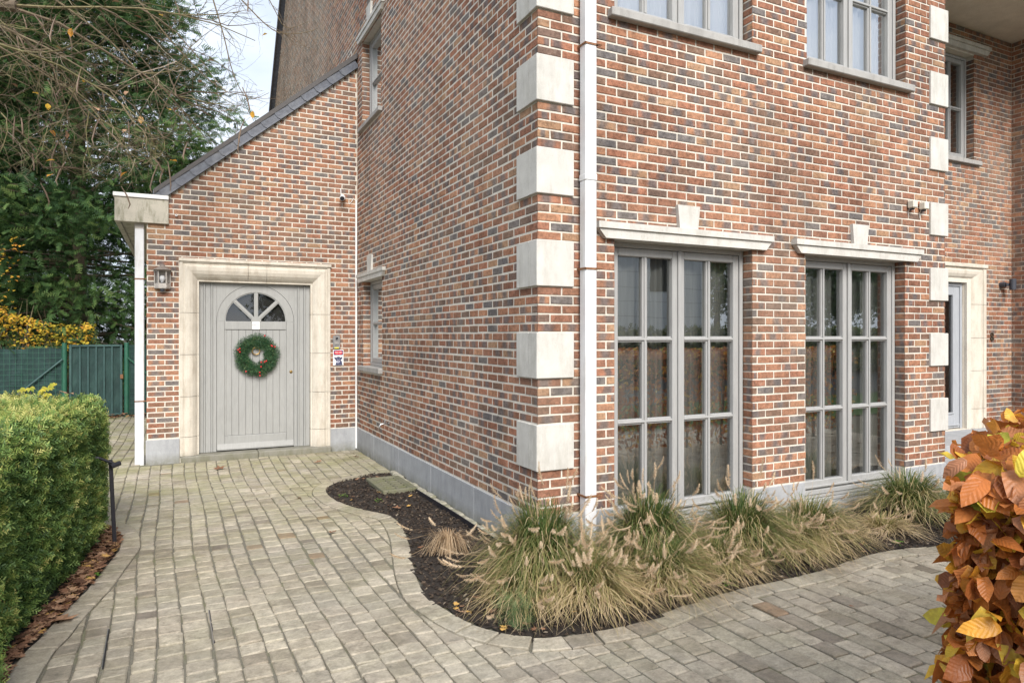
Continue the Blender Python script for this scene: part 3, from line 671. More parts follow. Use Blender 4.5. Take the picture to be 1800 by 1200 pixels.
# fan bars and hub
arch(lf,0.0005,.062,LY-.002,LY+.05,n=20)
for ang in (45,90,135):
    t=R(ang); u=Vector((math.cos(t),0,math.sin(t))); w=Vector((-math.sin(t),0,math.cos(t))); c0=Vector((xc,0,zc))
    for hw,y0 in ((.024,LY+.008),(.010,LY+.0)):
        a=c0+u*.06; b=c0+u*(RI+.002)
        vsx=[tuple(p+w*s*hw+Vector((0,y,0))) for p in (a,b) for s in (-1,1) for y in (y0,LY+.045)]
        lf.idx(vsx,[(0,2,6,4),(0,4,5,1),(2,3,7,6)],pm)
leaf=put(lf.build('door'),house)
gl=MB(); n=30
gl.face([(xc+RI*math.cos(PI*i/n),LY+.03,zc+RI*math.sin(PI*i/n)) for i in range(n+1)],M['doorglass']); gl.build('glass',leaf)
kn=MB(); cx,cz=.917,1.335
pts=[(cx+.046*math.cos(2*PI*i/24),LY-.016,cz+.046*math.sin(2*PI*i/24)) for i in range(25)]; kn.tube(pts,.0075,M['brass'],8,cap=False)
kn.lathe([(0,-.022),(.014,-.02),(.019,-.008),(.024,0.014)],(cx,LY,cz+.05),M['brass'],16,'y'); kn.build('door_knocker',leaf,True)
lk=MB(); lk.lathe([(0,-.010),(.006,-.010),(.007,-.006),(.019,-.006),(.021,0),(.021,.004)],(1.352,LY,1.057),M['brass'],18,'y'); lk.build('lock_cylinder',leaf,True)
# ------------------------------------------------------------------ recess door
d=MB(); Y=RY+.052; p3=M['paint3']
for (a,b) in ((8.385,8.43),(9.412,9.456)): d.box(a,b,Y,Y+.07,.29,2.235,p3,.004)
d.box(8.431,9.411,Y,Y+.07,2.19,2.235,p3,.004)
d.box(8.433,8.53,Y+.012,Y+.06,.30,2.185,p3,.006); d.box(9.275,9.410,Y+.012,Y+.06,.30,2.185,p3,.006); d.box(8.531,9.274,Y+.012,Y+.06,2.07,2.185,p3,.006); d.box(8.531,9.274,Y+.012,Y+.06,.30,.50,p3,.006); d.box(8.531,9.274,Y-.004,Y+.011,.49,.515,p3,.004); d.box(8.50,9.38,Y-.012,Y+.011,.335,.36,p3,.004)
o=put(d.build('door'),house)
gl=MB(); gl.face([(8.53,Y+.04,.5),(9.275,Y+.04,.5),(9.275,Y+.04,2.07),(8.53,Y+.04,2.07)],M['doorglass']); gl.build('glass',o)
hd=MB(); hd.tube([(8.47,Y-.0,1.2),(8.47,Y-.05,1.2),(8.58,Y-.05,1.2)],.009,M['steel'],8); hd.build('handle',o,True)
# ------------------------------------------------------------------ downpipes
def downpipe(x0,x1,y0,y1,z0,z1,joints,clips,label=None,topdark=None):
    q=MB(); zs=[z0]+joints+[z1]
    for i in range(len(zs)-1): q.box(x0,x1,y0,y1,zs[i]+(.0 if not i else .001),zs[i+1],M['pvc'],.007)
    for j in joints: q.box(x0-.003,x1+.003,y0-.003,y1+.003,j-.002,j+.045,M['pvc'],.006)
    for xx in (x0+.03,x0+.06): pass
    if topdark: q.box(x0-.002,x1+.002,y0-.002,y1+.002,z1-topdark,z1,M['zinc'],.005)
    o=put(q.build('downpipe'),house)
    for c in clips:
        b=MB(); b.box(x0-.005,x1+.005,y0-.005,y0-.001,c,c+.014,M['rust']); b.box(x0-.006,x0-.001,y0-.005,y1+.04,c,c+.014,M['rust']); b.box(x1+.001,x1+.006,y0-.005,y1+.04,c,c+.014,M['rust'])
        b.box(x1+.006,x1+.028,y0+.0,y0+.006,c+.001,c+.012,M['rust']); b.tube([(x1-.01,y0-.012,c+.007),(x1+.035,y0-.012,c+.007)],.004,M['rust'],6); b.build('bracket',o)
downpipe(2.510,2.602,3.915,3.995,-.03,6.0,[2.60],[.42,1.985,3.53])
downpipe(-.442,-.345,9.16,9.245,-.02,2.90,[],[2.20,.745],topdark=.10)
# ================================================================== GROUND
bed=[(2.19,7.30),(1.973,7.365),(1.685,7.21),(1.428,7.031),(1.31,6.724),(1.323,6.336),(1.406,6.016),(1.525,5.784),(1.621,5.592),(1.627,5.337),(1.563,4.936),(1.466,4.539),(1.37,4.148),(1.315,3.806),(1.333,3.58),(1.37,3.375),(1.437,3.224),(1.531,3.08),(1.674,2.98),(1.86,2.945),(2.048,2.92),(2.283,2.937),(2.512,2.977),(2.77,3.022),(3.041,3.036),(3.409,3.025),(3.671,3.027),(4.008,3.07),(4.342,3.10),(4.628,3.09),(4.95,3.02),(5.6,2.98),(6.6,3.0),(7.4,3.1),(7.9,3.4),(8.0,4.3)]
strip=[(-.72,2.0),(-.70,3.2),(-.661,3.887),(-.615,4.096),(-.575,4.342),(-.487,4.749),(-.44,5.048),(-.386,5.392),(-.361,5.631),(-.399,5.993),(-.50,6.30),(-.72,6.50),(-1.1,6.58),(-3.2,6.6)]
def smoothline(p,n=6):
    out=[]; P=[Vector(a) for a in p]
    for i in range(len(P)-1):
        a,b,c,d=P[max(i-1,0)],P[i],P[i+1],P[min(i+2,len(P)-1)]
        for k in range(n):
            t=k/n; out.append(.5*((2*b)+(c-a)*t+(2*a-5*b+4*c-d)*t*t+(3*b-a-3*c+d)*t**3))
    out.append(P[-1]); return out
bedS=smoothline(bed,5); stripS=smoothline(strip,5)
bedpoly=[tuple(p) for p in bedS]+[(8.0,4.4),(6.75,4.4),(6.75,4.0),(2.19,4.0)]
strippoly=[tuple(p) for p in stripS]+[(-3.2,2.0)]
def inpoly(x,y,poly):
    c=False;j=len(poly)-1
    for i in range(len(poly)):
        xi,yi=poly[i];xj,yj=poly[j]
        if (yi>y)!=(yj>y) and x<(xj-xi)*(y-yi)/(yj-yi)+xi: c=not c
        j=i
    return c
def nearest(x,y,line):
    best=(1e9,None,None)
    for i in range(len(line)-1):
        a,b=line[i],line[i+1]; d=b-a; L=d.length_squared
        if L<1e-9: continue
        t=max(0,min(1,((x-a.x)*d.x+(y-a.y)*d.y)/L)); q=a+d*t; ds=math.hypot(x-q.x,y-q.y)
        if ds<best[0]: best=(ds,q,d.normalized())
    return best
KW=.125
def clip(poly,q,n):  # keep side where (p-q).n>=0
    out=[]
    for i in range(len(poly)):
        a,b=poly[i],poly[(i+1)%len(poly)]; da=(a[0]-q[0])*n[0]+(a[1]-q[1])*n[1]; db=(b[0]-q[0])*n[0]+(b[1]-q[1])*n[1]
        if da>=0: out.append(a)
        if (da>=0)!=(db>=0):
            t=da/(da-db); out.append((a[0]+(b[0]-a[0])*t,a[1]+(b[1]-a[1])*t))
    return out
def area(p): return .5*sum(p[i][0]*p[(i+1)%len(p)][1]-p[(i+1)%len(p)][0]*p[i][1] for i in range(len(p)))
def hgt(x,y): return .007*noise.noise(Vector((x*.7,y*.7,3)))+.004*noise.noise(Vector((x*3,y*3,9)))
pav=MB()
def paver(poly,zt,mat=M['paver'],ins=.007):
    if area(poly)<0: poly=poly[::-1]
    if abs(area(poly))<.0012: return
    n=len(poly); cx=sum(p[0] for p in poly)/n; cy=sum(p[1] for p in poly)/n
    rv=(random.random()*(.92 if ins<.0065 else 1),random.random(),random.random()); tx,ty=random.uniform(-.025,.025),random.uniform(-.025,.025)
    sh=lambda p,k:(cx+(p[0]-cx)*k,cy+(p[1]-cy)*k)
    r=max(.02,math.sqrt(abs(area(poly)))/2)
    base=len(pav.v)
    z=lambda p,dz:zt+(p[0]-cx)*tx+(p[1]-cy)*ty+dz
    o=[(p[0],p[1],z(p,-.03)) for p in poly]; a=[(p[0],p[1],z(p,-.0055)) for p in poly]; k1=1-ins/r
    b=[(*sh(p,k1),z(p,random.uniform(-.0015,.0005))) for p in poly]
    pav.v.extend(o+a+b); m=pav.mi(mat)
    fs=[tuple(base+2*n+i for i in range(n))]
    for i in range(n):
        j=(i+1)%n; fs.append((base+i,base+j,base+n+j,base+n+i)); fs.append((base+n+i,base+n+j,base+2*n+j,base+2*n+i))
    for f in fs: pav.f.append(f); pav.m.append(m); pav.rv.append(rv); pav.uv.append([(0,0)]*len(f))
def blocked(x,y):
    if y>FY-.02 and x>FX-.03 and x<RX+.05: return True
    if y>FY+.25 and x>RX-.02: return True
    if y>GY-.085 and x>GX-.04: return True
    if y>14.72: return True
    return False
PWc,PLn=.116,.165; x=-3.4; ci=0
while x<9.5:
    w_=PWc*random.uniform(.9,1.12); y=-.35+random.uniform(0,.16)
    while y<14.8:
        l=(.122 if x+.3*math.sin(y*1.3)<2.0 else .165)*random.choice((.85,.95,1.0,1.05,1.2))*random.uniform(.93,1.07)
        cx,cy=x+w_/2,y+l/2
        # columns snake a little
        wob=lambda yy:.035*math.sin(yy*.55+.4)+.012*math.sin(yy*1.9+ci*.25)
        if not(blocked(cx,cy) or (x<-.9 and y<6.3)):
            g=.0048; h_=.0028
            j=lambda:random.uniform(-.0045,.0045)
            p=[(x+g+j()+wob(y),y+h_+j()),(x+w_-g+j()+wob(y),y+h_+j()),(x+w_-g+j()+wob(y+l),y+l-h_+j()),(x+g+j()+wob(y+l),y+l-h_+j())]
            # knock the corners off
            q=[]
            for i in range(4):
                a,b,c=p[i-1],p[i],p[(i+1)%4]; f=random.uniform(.02,.09)
                q.append((b[0]+(a[0]-b[0])*f,b[1]+(a[1]-b[1])*f)); q.append((b[0]+(c[0]-b[0])*f,b[1]+(c[1]-b[1])*f))
            ok=True
            for line,inner in ((bedS,bedpoly),(stripS,strippoly)):
                ds,qq,t=nearest(cx,cy,line); ins_=inpoly(cx,cy,inner)
                if ins_ and ds>.12: ok=False;break
                if ds<KW+.14:
                    nrm=(cx-qq.x,cy-qq.y); L_=math.hypot(*nrm) or 1; nrm=(nrm[0]/L_,nrm[1]/L_)
                    if ins_: nrm=(-nrm[0],-nrm[1])
                    q=clip(q,(qq.x+nrm[0]*(KW+.005),qq.y+nrm[1]*(KW+.005)),nrm)
                    if len(q)<3: ok=False;break
            if ok and y+l>GY-.08 and x+w_>GX-.03 and y<GY-.08: q=clip(q,(0,GY-.085),(0,-1)); ok=len(q)>=3
            if ok and x+w_>FX-.02 and x<FX and cy>7.3: q=clip(q,(FX-.02,0),(-1,0)); ok=len(q)>=3
            if ok: paver(q,hgt(cx,cy)+random.uniform(-.0025,.0025))
        y+=l
    x+=w_; ci+=1
# kerb stones following the bed edges
def kerb(line,side,skip=None):
    pts=[line[0]]; acc=0; L=[0]
    for i in range(1,len(line)): L.append(L[-1]+(line[i]-line[i-1]).length)
    def at(s):
        for i in range(1,len(line)):
            if L[i]>=s:
                t=(s-L[i-1])/max(1e-9,L[i]-L[i-1]); p=line[i-1].lerp(line[i],t); d=(line[i]-line[i-1]).normalized(); return p,Vector((-d.y,d.x))*side
        d=(line[-1]-line[-2]).normalized(); return line[-1],Vector((-d.y,d.x))*side
    s=0
    while s<L[-1]-.05:
        e=min(L[-1],s+random.uniform(.15,.21)); ps=[];qs=[]
        for k in range(4):
            p,n=at(s+.004+(e-s-.008)*k/3); ps.append((p.x-n.x*.004+random.uniform(-.003,.003),p.y-n.y*.004)); qs.append((p.x+n.x*KW,p.y+n.y*KW))
        cx,cy=ps[1]
        if not blocked(cx,cy): paver(ps+qs[::-1],.006+hgt(cx,cy)+random.uniform(-.002,.002),ins=.006)
        s=e
kerb(bedS[2:],-1 if True else 1); kerb(stripS,-1)
pav.box(1.62,FX-.016,7.42,GY-.09,-.02,.007,M['concrete']) if False else None
po=tag(pav.build('paving_stones'),kind='structure')
g=MB()
g.face([(-3.6,-.6,-.0105),(9.6,-.6,-.0105),(9.6,15.2,-.0105),(-3.6,15.2,-.0105)],M['joint'])
tag(g.build('paving_joints'),kind='structure')
g=MB(); g.face([(-300,-300,-.05),(300,-300,-.05),(300,300,-.05),(-300,300,-.05)],M['soilground']); tag(g.build('ground'),kind='structure')
# concrete apron in the inner corner
# planting beds
def soilsheet(poly,name,z=.0):
    xs=[p[0] for p in poly]; ys=[p[1] for p in poly]; s=MB(); st=.06; x=min(xs)
    ids={}
    nx=int((max(xs)-min(xs))/st)+1; ny=int((max(ys)-min(ys))/st)+1
    fs=[];vs=[]
    def V(i,j):
        if (i,j) not in ids:
            X=min(xs)+i*st;Y=min(ys)+j*st; ids[i,j]=len(vs); vs.append((X,Y,z+.008*noise.noise(Vector((X*6,Y*6,0)))+.012*noise.noise(Vector((X*1.8,Y*1.8,5)))))
        return ids[i,j]
    for i in range(nx):
        for j in range(ny):
            if inpoly(min(xs)+(i+.5)*st,min(ys)+(j+.5)*st,poly): fs.append((V(i,j),V(i+1,j),V(i+1,j+1),V(i,j+1)))
    s.idx(vs,fs,M['soil']); return tag(s.build(name,smooth=True),kind='structure')
soilsheet(bedpoly,'flower_bed_soil',.002); soilsheet(strippoly,'hedge_bed_soil',.0)
def scatter(poly,n,fn):
    xs=[p[0] for p in poly]; ys=[p[1] for p in poly]; out=[]
    while len(out)<n:
        x=random.uniform(min(xs),max(xs)); y=random.uniform(min(ys),max(ys))
        if inpoly(x,y,poly): out.append((x,y))
    return out
ch=MB()
sub=[p for p in bedpoly]
for (x,y) in scatter([(1.28,2.9),(6.4,2.9),(6.4,3.5),(4.0,4.0),(2.19,4.0),(2.19,7.4),(1.28,7.4)],15000,None):
    if not inpoly(x,y,bedpoly): continue
    s=random.uniform(.004,.013); a=random.uniform(0,PI); z=.008+.008*noise.noise(Vector((x*6,y*6,0)))+.012*noise.noise(Vector((x*1.8,y*1.8,5)))+random.uniform(0,.008)
    t=Vector((random.uniform(-.6,.6),random.uniform(-.6,.6),1)).normalized(); u=t.cross(Vector((math.cos(a),math.sin(a),0))).normalized()*s; v=t.cross(u).normalized()*s*random.uniform(.4,.9)
    c=Vector((x,y,z)); ap=c+t*s*.5
    ch.idx([tuple(c-u-v),tuple(c+u-v),tuple(c+u+v),tuple(c-u+v),tuple(ap)],[(0,1,4),(1,2,4),(2,3,4),(3,0,4)],M['chips'])
tag(ch.build('bark_mulch'),'dark bark mulch and grit covering the curved flower bed','mulch',kind='stuff')
# drain cover
dr=thing('drain_cover','mossy concrete drain cover with slots at the back of the flower bed','drain cover',(1.98,6.7,0))
a=MB(); X0,X1,Y0,Y1=1.775,2.12,6.34,7.0
for b in ((X0,X0+.05,Y0,Y1),(X1-.05,X1,Y0,Y1),(X0+.051,X1-.051,Y0,Y0+.06),(X0+.051,X1-.051,Y1-.06,Y1)): a.box(*b,.0,.045,M['drain'],.006)
put(a.build('frame'),dr)
a=MB(); 
a.box(X0+.052,X1-.052,Y0+.062,Y1-.062,.0,.02,M['dark'])
xm=(X0+X1)/2
for b in ((X0+.052,X0+.075),(xm-.012,xm+.012),(X1-.075,X1-.052)): a.box(*b,Y0+.062,Y1-.062,.0205,.041,M['drain'],.004)
n=7
for i in range(n):
    y=Y0+.062+(Y1-Y0-.124)*i/(n-1)
    for (p,q) in ((X0+.076,xm-.013),(xm+.013,X1-.076)): a.box(p,q,y-.016,y+.016,.022,.040,M['drain'],.004)
put(a.build('grating'),dr)
# stone trim along the plinth + black liner
a=MB(); y=4.3
while y<7.2:
    l=random.uniform(.06,.16); a.box(2.105+random.uniform(-.01,.01),2.18,y,y+l-.008,-.02,.03+random.uniform(-.01,.012),M['concrete'],.012); y+=l
tag(a.build('rubble_edging'),'row of small rubble pieces laid along the side wall plinth','edging')
a=MB(); a.prism([(2.092,4.25),(2.098,4.25),(2.104,5.3),(2.09,6.3),(2.084,6.3),(2.096,5.3)],'z',-.02,.045,M['black']); tag(a.build('bed_liner'),'black plastic liner strip standing beside the rubble edging','liner')
# ================================================================== SMALL WALL THINGS
def text(s,size,P0,mat,name,parent,ax='y',ext=.001,font_scale=(1,1),align='CENTER'):
    cu=bpy.data.curves.new(name,'FONT'); cu.body=s; cu.size=size; cu.extrude=ext; cu.align_x=align; cu.align_y='CENTER'
    o=bpy.data.objects.new(name,cu); COL.objects.link(o); bpy.context.view_layer.update(); dg=bpy.context.evaluated_depsgraph_get(); me=bpy.data.meshes.new_from_object(o.evaluated_get(dg)); bpy.data.objects.remove(o)
    o=bpy.data.objects.new(name,me); COL.objects.link(o); me.materials.clear(); me.materials.append(mat)
    for v in me.vertices:
        x,y,z=v.co; v.co=(P0[0]+x*font_scale[0],P0[1]-z,P0[2]+y*font_scale[1])
    if parent: put(o,parent) if parent.type=='EMPTY' else setattr(o,'parent',parent)
    return o
# wall lantern
L=thing('wall_lantern','pale metal lantern with a bulb and dark cap beside the arched door','wall lamp',(-.15,GY,2.09))
lx=-.15; hz0,hz1=2.135,2.30
def hexr(r,y=GY-.004): return [(lx+r*math.cos(PI+PI*k/3),y+r*1.0*math.sin(PI+PI*k/3)) for k in range(4)]
a=MB(); a.box(lx-.083,lx+.083,GY-.026,GY-.008,2.093,2.335,M['zinc'],.004)
p=hexr(.083,GY-.027)
for k in range(4): a.tube([(p[k][0],p[k][1],hz0-.03),(p[k][0],p[k][1],hz1+.012)],.0065,M['zinc'],6)
for k in range(3):
    for z0,z1 in ((hz0-.035,hz0+.02),(hz1,hz1+.014)):
        q0,q1=Vector((*p[k],0)),Vector((*p[k+1],0)); n_=(q1-q0).cross(Vector((0,0,1))).normalized()*.003
        vs_8=[tuple(b+n_*s+Vector((0,0,z))) for b in (q0,q1) for s in (-1,1) for z in (z0,z1)]
        a.idx(vs_8,[(0,1,3,2),(4,6,7,5),(0,4,5,1),(2,3,7,6),(0,2,6,4),(1,5,7,3)],M['zinc'])
a.prism([(lx-.083,GY-.0275)]+[p[1],p[2]]+[(lx+.083,GY-.0275)],'z',hz0-.042,hz0-.036,M['zinc'])
a.lathe([(.0,-.045),(.02,-.04),(.026,-.02),(.026,0)],(lx,GY-.06,hz0-.036),M['charcoal'],14)
put(a.build('frame'),L)
a=MB(); a.lathe([(.105,0),(.085,.016),(.05,.034),(.03,.05),(.026,.066),(.0,.075)],(lx,GY-.045,hz1+.013),M['lamptop'],20); a.lathe([(.105,0),(0,.002)],(lx,GY-.045,hz1+.0125),M['lamptop'],20); put(a.build('cap',smooth=True),L)
a=MB()
for k in range(3): a.face([(*p[k],hz0+.02),(*p[k+1],hz0+.02),(*p[k+1],hz1),(*p[k],hz1)],M['lampglass'])
put(a.build('glass'),L)
a=MB(); a.lathe([(0,.105),(.018,.10),(.03,.085),(.033,.068),(.028,.05),(.017,.036),(.015,.02)],(lx,GY-.06,hz0+.01),M['bulb'],18); a.lathe([(.015,.03),(.017,.0),(.017,-.03),(0,-.03)],(lx,GY-.06,hz0+.01),M['charcoal'],14); put(a.build('bulb',smooth=True),L)
# wall spot in the recess
L=thing('wall_spotlight','dark grey cylinder spotlight on the wall right of the recessed door','wall lamp',(10.3,RY,2.2))
a=MB(); a.lathe([(0,-.075),(.038,-.075),(.041,-.07),(.041,.07),(.038,.075),(.03,.075),(.028,.05),(0,.05)],(10.30,RY-.13,2.235),M['charcoal'],20); put(a.build('shade',smooth=False),L)
a=MB(); a.lathe([(0,-.07),(.036,-.07),(.036,-.005),(0,-.005)],(10.24,RY,2.235),M['charcoal'],16,'y'); a.box(10.22,10.30,RY-.10,RY-.075,2.215,2.255,M['charcoal'],.004); put(a.build('mount'),L)
# house number
o=text('8',.165,(10.03,RY-.012,1.51),M['bronze'],'house_number',None,ext=.006); tag(o,'small dark number 8 on the brick beside the recessed door','house number')
# intercom
I=thing('intercom','grey metal door intercom with round lens and yellow strip on the brick','intercom',(1.915,GY,1.35))
a=MB(); a.box(1.868,1.962,GY-.035,GY-.008,1.357,1.535,M['steel'],.006); put(a.build('body'),I)
a=MB(); a.lathe([(0,-.012),(.008,-.012),(.015,-.008),(.017,0)],(1.915,GY-.035,1.497),M['black'],18,'y'); a.box(1.903,1.927,GY-.037,GY-.034,1.466,1.471,M['black']); put(a.build('lens'),I)
a=MB()
for i in range(4): a.box(1.885,1.945,GY-.0362,GY-.0345,1.425+.008*i,1.428+.008*i,M['zinc'])
a.box(1.884,1.948,GY-.0365,GY-.0345,1.405,1.409,M['black']); put(a.build('speaker_grille'),I)
a=MB(); a.box(1.884,1.940,GY-.038,GY-.0345,1.361,1.376,M['signyellow']); put(a.build('name_strip'),I)
a=MB(); a.lathe([(0,-.005),(.007,-.005),(.007,0)],(1.946,GY-.035,1.385),M['zinc'],12,'y'); put(a.build('button'),I)
# dog sign
S=thing('dog_warning_sign','small sign with red PAS OP banner and a dark dog head below the intercom','sign',(1.94,GY,1.13))
X0,X1,z0,z1=1.870,2.008,1.135,1.345; Y=GY-.012
a=MB(); a.box(X0,X1,Y-.004,Y+.002,z0,z1,M['paper'],.001); put(a.build('plate'),S)
a=MB(); a.box(X0+.008,X1-.008,Y-.0052,Y-.0042,z1-.072,z1-.010,M['signnavy'])
pts=[(X0+.069+.053*(1 if c>0 else -1)*min(1,abs(c)**.5),z1-.041+.024*(1 if s>0 else -1)*abs(s)**.5) for c,s in [(math.cos(2*PI*k/32),math.sin(2*PI*k/32)) for k in range(32)]]
a.prism(pts,'y',Y-.0066,Y-.0054,M['signred']); put(a.build('banner'),S)
text('PAS OP!',.027,((X0+X1)/2,Y-.0070,z1-.041),M['paper'],'lettering',S,ext=.0004,font_scale=(.95,1.15))
a=MB(); cx=(X0+X1)/2; cz=z0+.062
def ell(cx,cz,rx,rz,y,mat,n=20,rot=0):
    a.prism([(cx+rx*math.cos(t)*math.cos(rot)-rz*math.sin(t)*math.sin(rot),cz+rx*math.cos(t)*math.sin(rot)+rz*math.sin(t)*math.cos(rot)) for t in [2*PI*k/n for k in range(n)]],'y',y-.0006,y,mat)
a.prism([(cx-.04,z0+.003),(cx+.055,z0+.003),(cx+.045,z0+.06),(cx-.02,z0+.06)],'y',Y-.0048,Y-.0042,M['dogdark'])
ell(cx,cz+.018,.036,.037,Y-.0050,M['dogdark']); ell(cx-.036,cz+.03,.012,.024,Y-.0052,M['dogdark'],rot=.7); ell(cx+.036,cz+.03,.012,.024,Y-.0052,M['dogdark'],rot=-.7)
ell(cx-.002,cz-.012,.021,.022,Y-.0058,M['doglight']); ell(cx-.015,cz+.026,.005,.004,Y-.0058,M['doglight']); ell(cx+.013,cz+.026,.005,.004,Y-.0058,M['doglight'])
ell(cx-.002,cz-.002,.009,.007,Y-.0066,M['ink']); ell(cx-.002,cz-.024,.013,.004,Y-.0066,M['ink']); put(a.build('dog_print'),S)
# note on the door
N=thing('paper_note','small white square paper note taped to the door above the wreath','note',(.917,DY,1.61))
a=MB(); a.box(.874,.962,LY-.006,LY-.004,1.612,1.712,M['paper']); put(a.build('sheet'),N)
text('HALLE',.026,(.915,LY-.0066,1.667),M['ink'],'lettering',N,ext=.0002,font_scale=(1,1))
# security camera with antenna
S=thing('security_camera','white bullet security camera with antenna high on the brick gable','camera',(2.0,GY,3.36))
a=MB(); base=Vector((2.0,GY-.02,3.385)); tip=Vector((1.965,GY-.13,3.345)); ax=(tip-base).normalized()
def cone(prof,mat):
    pts=[base+ax*h for r,h in prof]; a.tube(pts,[r for r,h in prof],mat,18)
cone([(.03,-.01),(.036,.01),(.036,.10),(.034,.112)],M['white']); put(a.build('body',smooth=True),S)
a=MB(); a.tube([base+ax*.1125,base+ax*.118],[.030,.028],M['black'],18); put(a.build('lens'),S)
a=MB(); a.tube([(1.975,GY-.03,3.385),(1.966,GY-.032,3.50)],.006,M['white'],8); put(a.build('antenna'),S)
a=MB(); a.tube([(2.0,GY-.002,3.40),(2.0,GY-.02,3.39)],.028,M['white'],14); put(a.build('mount'),S)
# conduit in the inner corner
a=MB(); a.box(FX-.032,FX-.010,GY-.032,GY-.012,.01,3.36,M['white'],.003); a.tube([(FX-.02,GY-.02,3.35),(2.14,GY-.02,3.38),(2.12,GY-.015,3.34),(2.09,GY-.01,3.30)],.004,M['white'],6)
tag(a.build('cable_conduit'),'thin white cable conduit running down the inner corner beside the camera','conduit')
# outdoor sockets / sensors
for i,(x,z,l) in enumerate(((6.155,2.755,'small cream wall sensor, left of the pair above the right window'),(6.325,2.755,'small cream wall sensor beside the corner stone, right of the pair'))):
    t=thing('wall_sensor',l,'sensor',(x,FY,z)); t['group']='sensors above the right window'
    a=MB(); a.box(x-.032,x+.032,FY-.075,FY-.01,z-.035,z+.035,M['cream'],.008); put(a.build('housing'),t)
    a=MB(); a.tube([(x-.02,FY-.03,z-.036),(x-.02,FY-.012,z-.065),(x-.014,FY-.010,z-.11)],.005,M['zinc'],6); a.tube([(x-.03,FY-.04,z-.05),(x+.02,FY-.04,z-.038)],.010,M['black'],8); put(a.build('cable'),t)
# small white knob high on gable
t=MB(); t.lathe([(0,-.03),(.012,-.03),(.014,-.008),(.016,0)],(.0,GY-.004,2.985),M['white'],12,'y'); t.lathe([(0,-.031),(.006,-.031)],(.0,GY-.004,2.985),M['black'],10,'y'); tag(t.build('wall_eyelet'),'tiny white eyelet in the brick beside the gutter end','eyelet')
# tap
t=thing('garden_tap','small steel garden tap on the side wall above the plinth','tap',(FX,7.60,.52))
a=MB(); a.tube([(FX-.002,7.60,.52),(FX-.07,7.60,.52),(FX-.10,7.60,.515),(FX-.115,7.60,.49),(FX-.115,7.60,.47)],.010,M['steel'],10); a.lathe([(.02,0),(.02,.006)],(FX-.012,7.60,.52),M['steel'],14,'x'); put(a.build('spout',smooth=True),t)
a=MB(); a.tube([(FX-.05,7.60,.53),(FX-.05,7.60,.56)],.006,M['steel'],8); a.tube([(FX-.05,7.565,.56),(FX-.05,7.635,.56)],.006,M['steel'],8); put(a.build('handle',smooth=True),t)
# wreath
W=thing('christmas_wreath','round green pine wreath with red berries hanging on the arched door','wreath',(.927,LY,1.01))
nv=[];nf=[];nr=[]
cx,cz=.925,1.283
for i in range(9500):
    a_=random.uniform(0,2*PI); lump=1+.10*math.sin(a_*5+1)+.07*math.sin(a_*9)
    rr=.188+max(-.085,min(.078,random.gauss(0,.042)))*lump; dep=random.uniform(0,.075)
    c=Vector((cx+rr*math.cos(a_),LY-.02-dep*(1-min(1,abs(rr-.195)/.09)),cz+rr*math.sin(a_)))
    out=Vector((math.cos(a_),0,math.sin(a_)))*(1 if rr>.195 else -1)
    d=(out*random.uniform(-.2,1)+Vector((random.uniform(-1,1),-random.uniform(.0,.9),random.uniform(-1,1)))*.8).normalized()*random.uniform(.022,.042)
    s=d.cross(Vector((random.uniform(-1,1),random.uniform(-1,1),random.uniform(-1,1)))).normalized()*.0021
    b=len(nv); nv+=[c-s,c+s,c+d+s*.3,c+d-s*.3]; nf.append((b,b+1,b+2,b+3)); nr.append((random.random(),0,0))
o=npmesh('needles',np.array([tuple(v) for v in nv]),np.array(nf),[M['needle']],np.array(nr)); put(o,W)
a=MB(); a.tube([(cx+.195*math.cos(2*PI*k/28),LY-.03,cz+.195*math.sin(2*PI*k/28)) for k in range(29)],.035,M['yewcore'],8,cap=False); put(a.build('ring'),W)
for (u,v) in ((749,665),(830,775),(822,768),(858,782),(470,812),(486,800),(488,832),(766,930),(748,940),(712,942),(710,990),(552,1036),(696,1050),(698,1082)):
    x=.917+(u-664)/6/147.; z=1.335+(825-v)/6/137.
    a=MB(); a.lathe([(0,-.011),(.008,-.008),(.011,0),(.008,.008),(0,.011)],(x,LY-.105,z),M['berry'],10); put(a.build('berry',smooth=True),W)
# ================================================================== FENCE + GATE
FZ=14.75
def post(x,top,lab,name='fence_post'):
    a=MB(); a.tube([(x,FZ,-.05),(x,FZ,top-.01),(x,FZ,top)],[.042,.042,.036],M['green_post'],14); return a
Fn=thing('garden_fence','green wire fence with dark screening cloth beyond the yew hedge','fence',(-3,FZ,0))
for x in (-1.84,-4.3,-6.8):
    a=MB(); a.tube([(x,FZ,-.05),(x,FZ,1.40)],.042,M['green_post'],14); put(a.build('post'),Fn)
for (x0,z0_,x1,z1_) in ((-1.86,1.10,-2.62,.40),(-3.9,1.1,-2.62,.30)):
    a=MB(); a.tube([(x0,FZ-.07,z0_),(x1,FZ-.07,z1_)],.018,M['green_steel'],8); put(a.build('brace'),Fn)
a=MB()
n=70
for i in range(n):
    for k in range(6):
        f=lambda i,k:(-1.88-5*i/n,FZ-.02+.03*noise.noise(Vector((i*.3,k*.5,0)))+.02*math.sin(i*.9+k*.6),.02+1.28*k/6+.012*math.sin(i*.5)*(k==6))
        a.face([f(i,k),f(i+1,k),f(i+1,k+1),f(i,k+1)],M['cloth'])
put(a.build('screening_cloth',smooth=True),Fn)
a=MB()
for i in range(58): x=-1.88-.085*i; a.box(x-.002,x+.002,FZ-.072,FZ-.068,.03,1.33,M['green_post'])
for k in range(14): z=.05+.098*k; a.box(-6.8,-1.88,FZ-.0665,FZ-.063,z-.002,z+.002,M['green_post'])
put(a.build('wire_mesh'),Fn)
G=thing('garden_gate','tall green metal gate with vertical bars and screening cloth','gate',(-1.34,FZ,0))
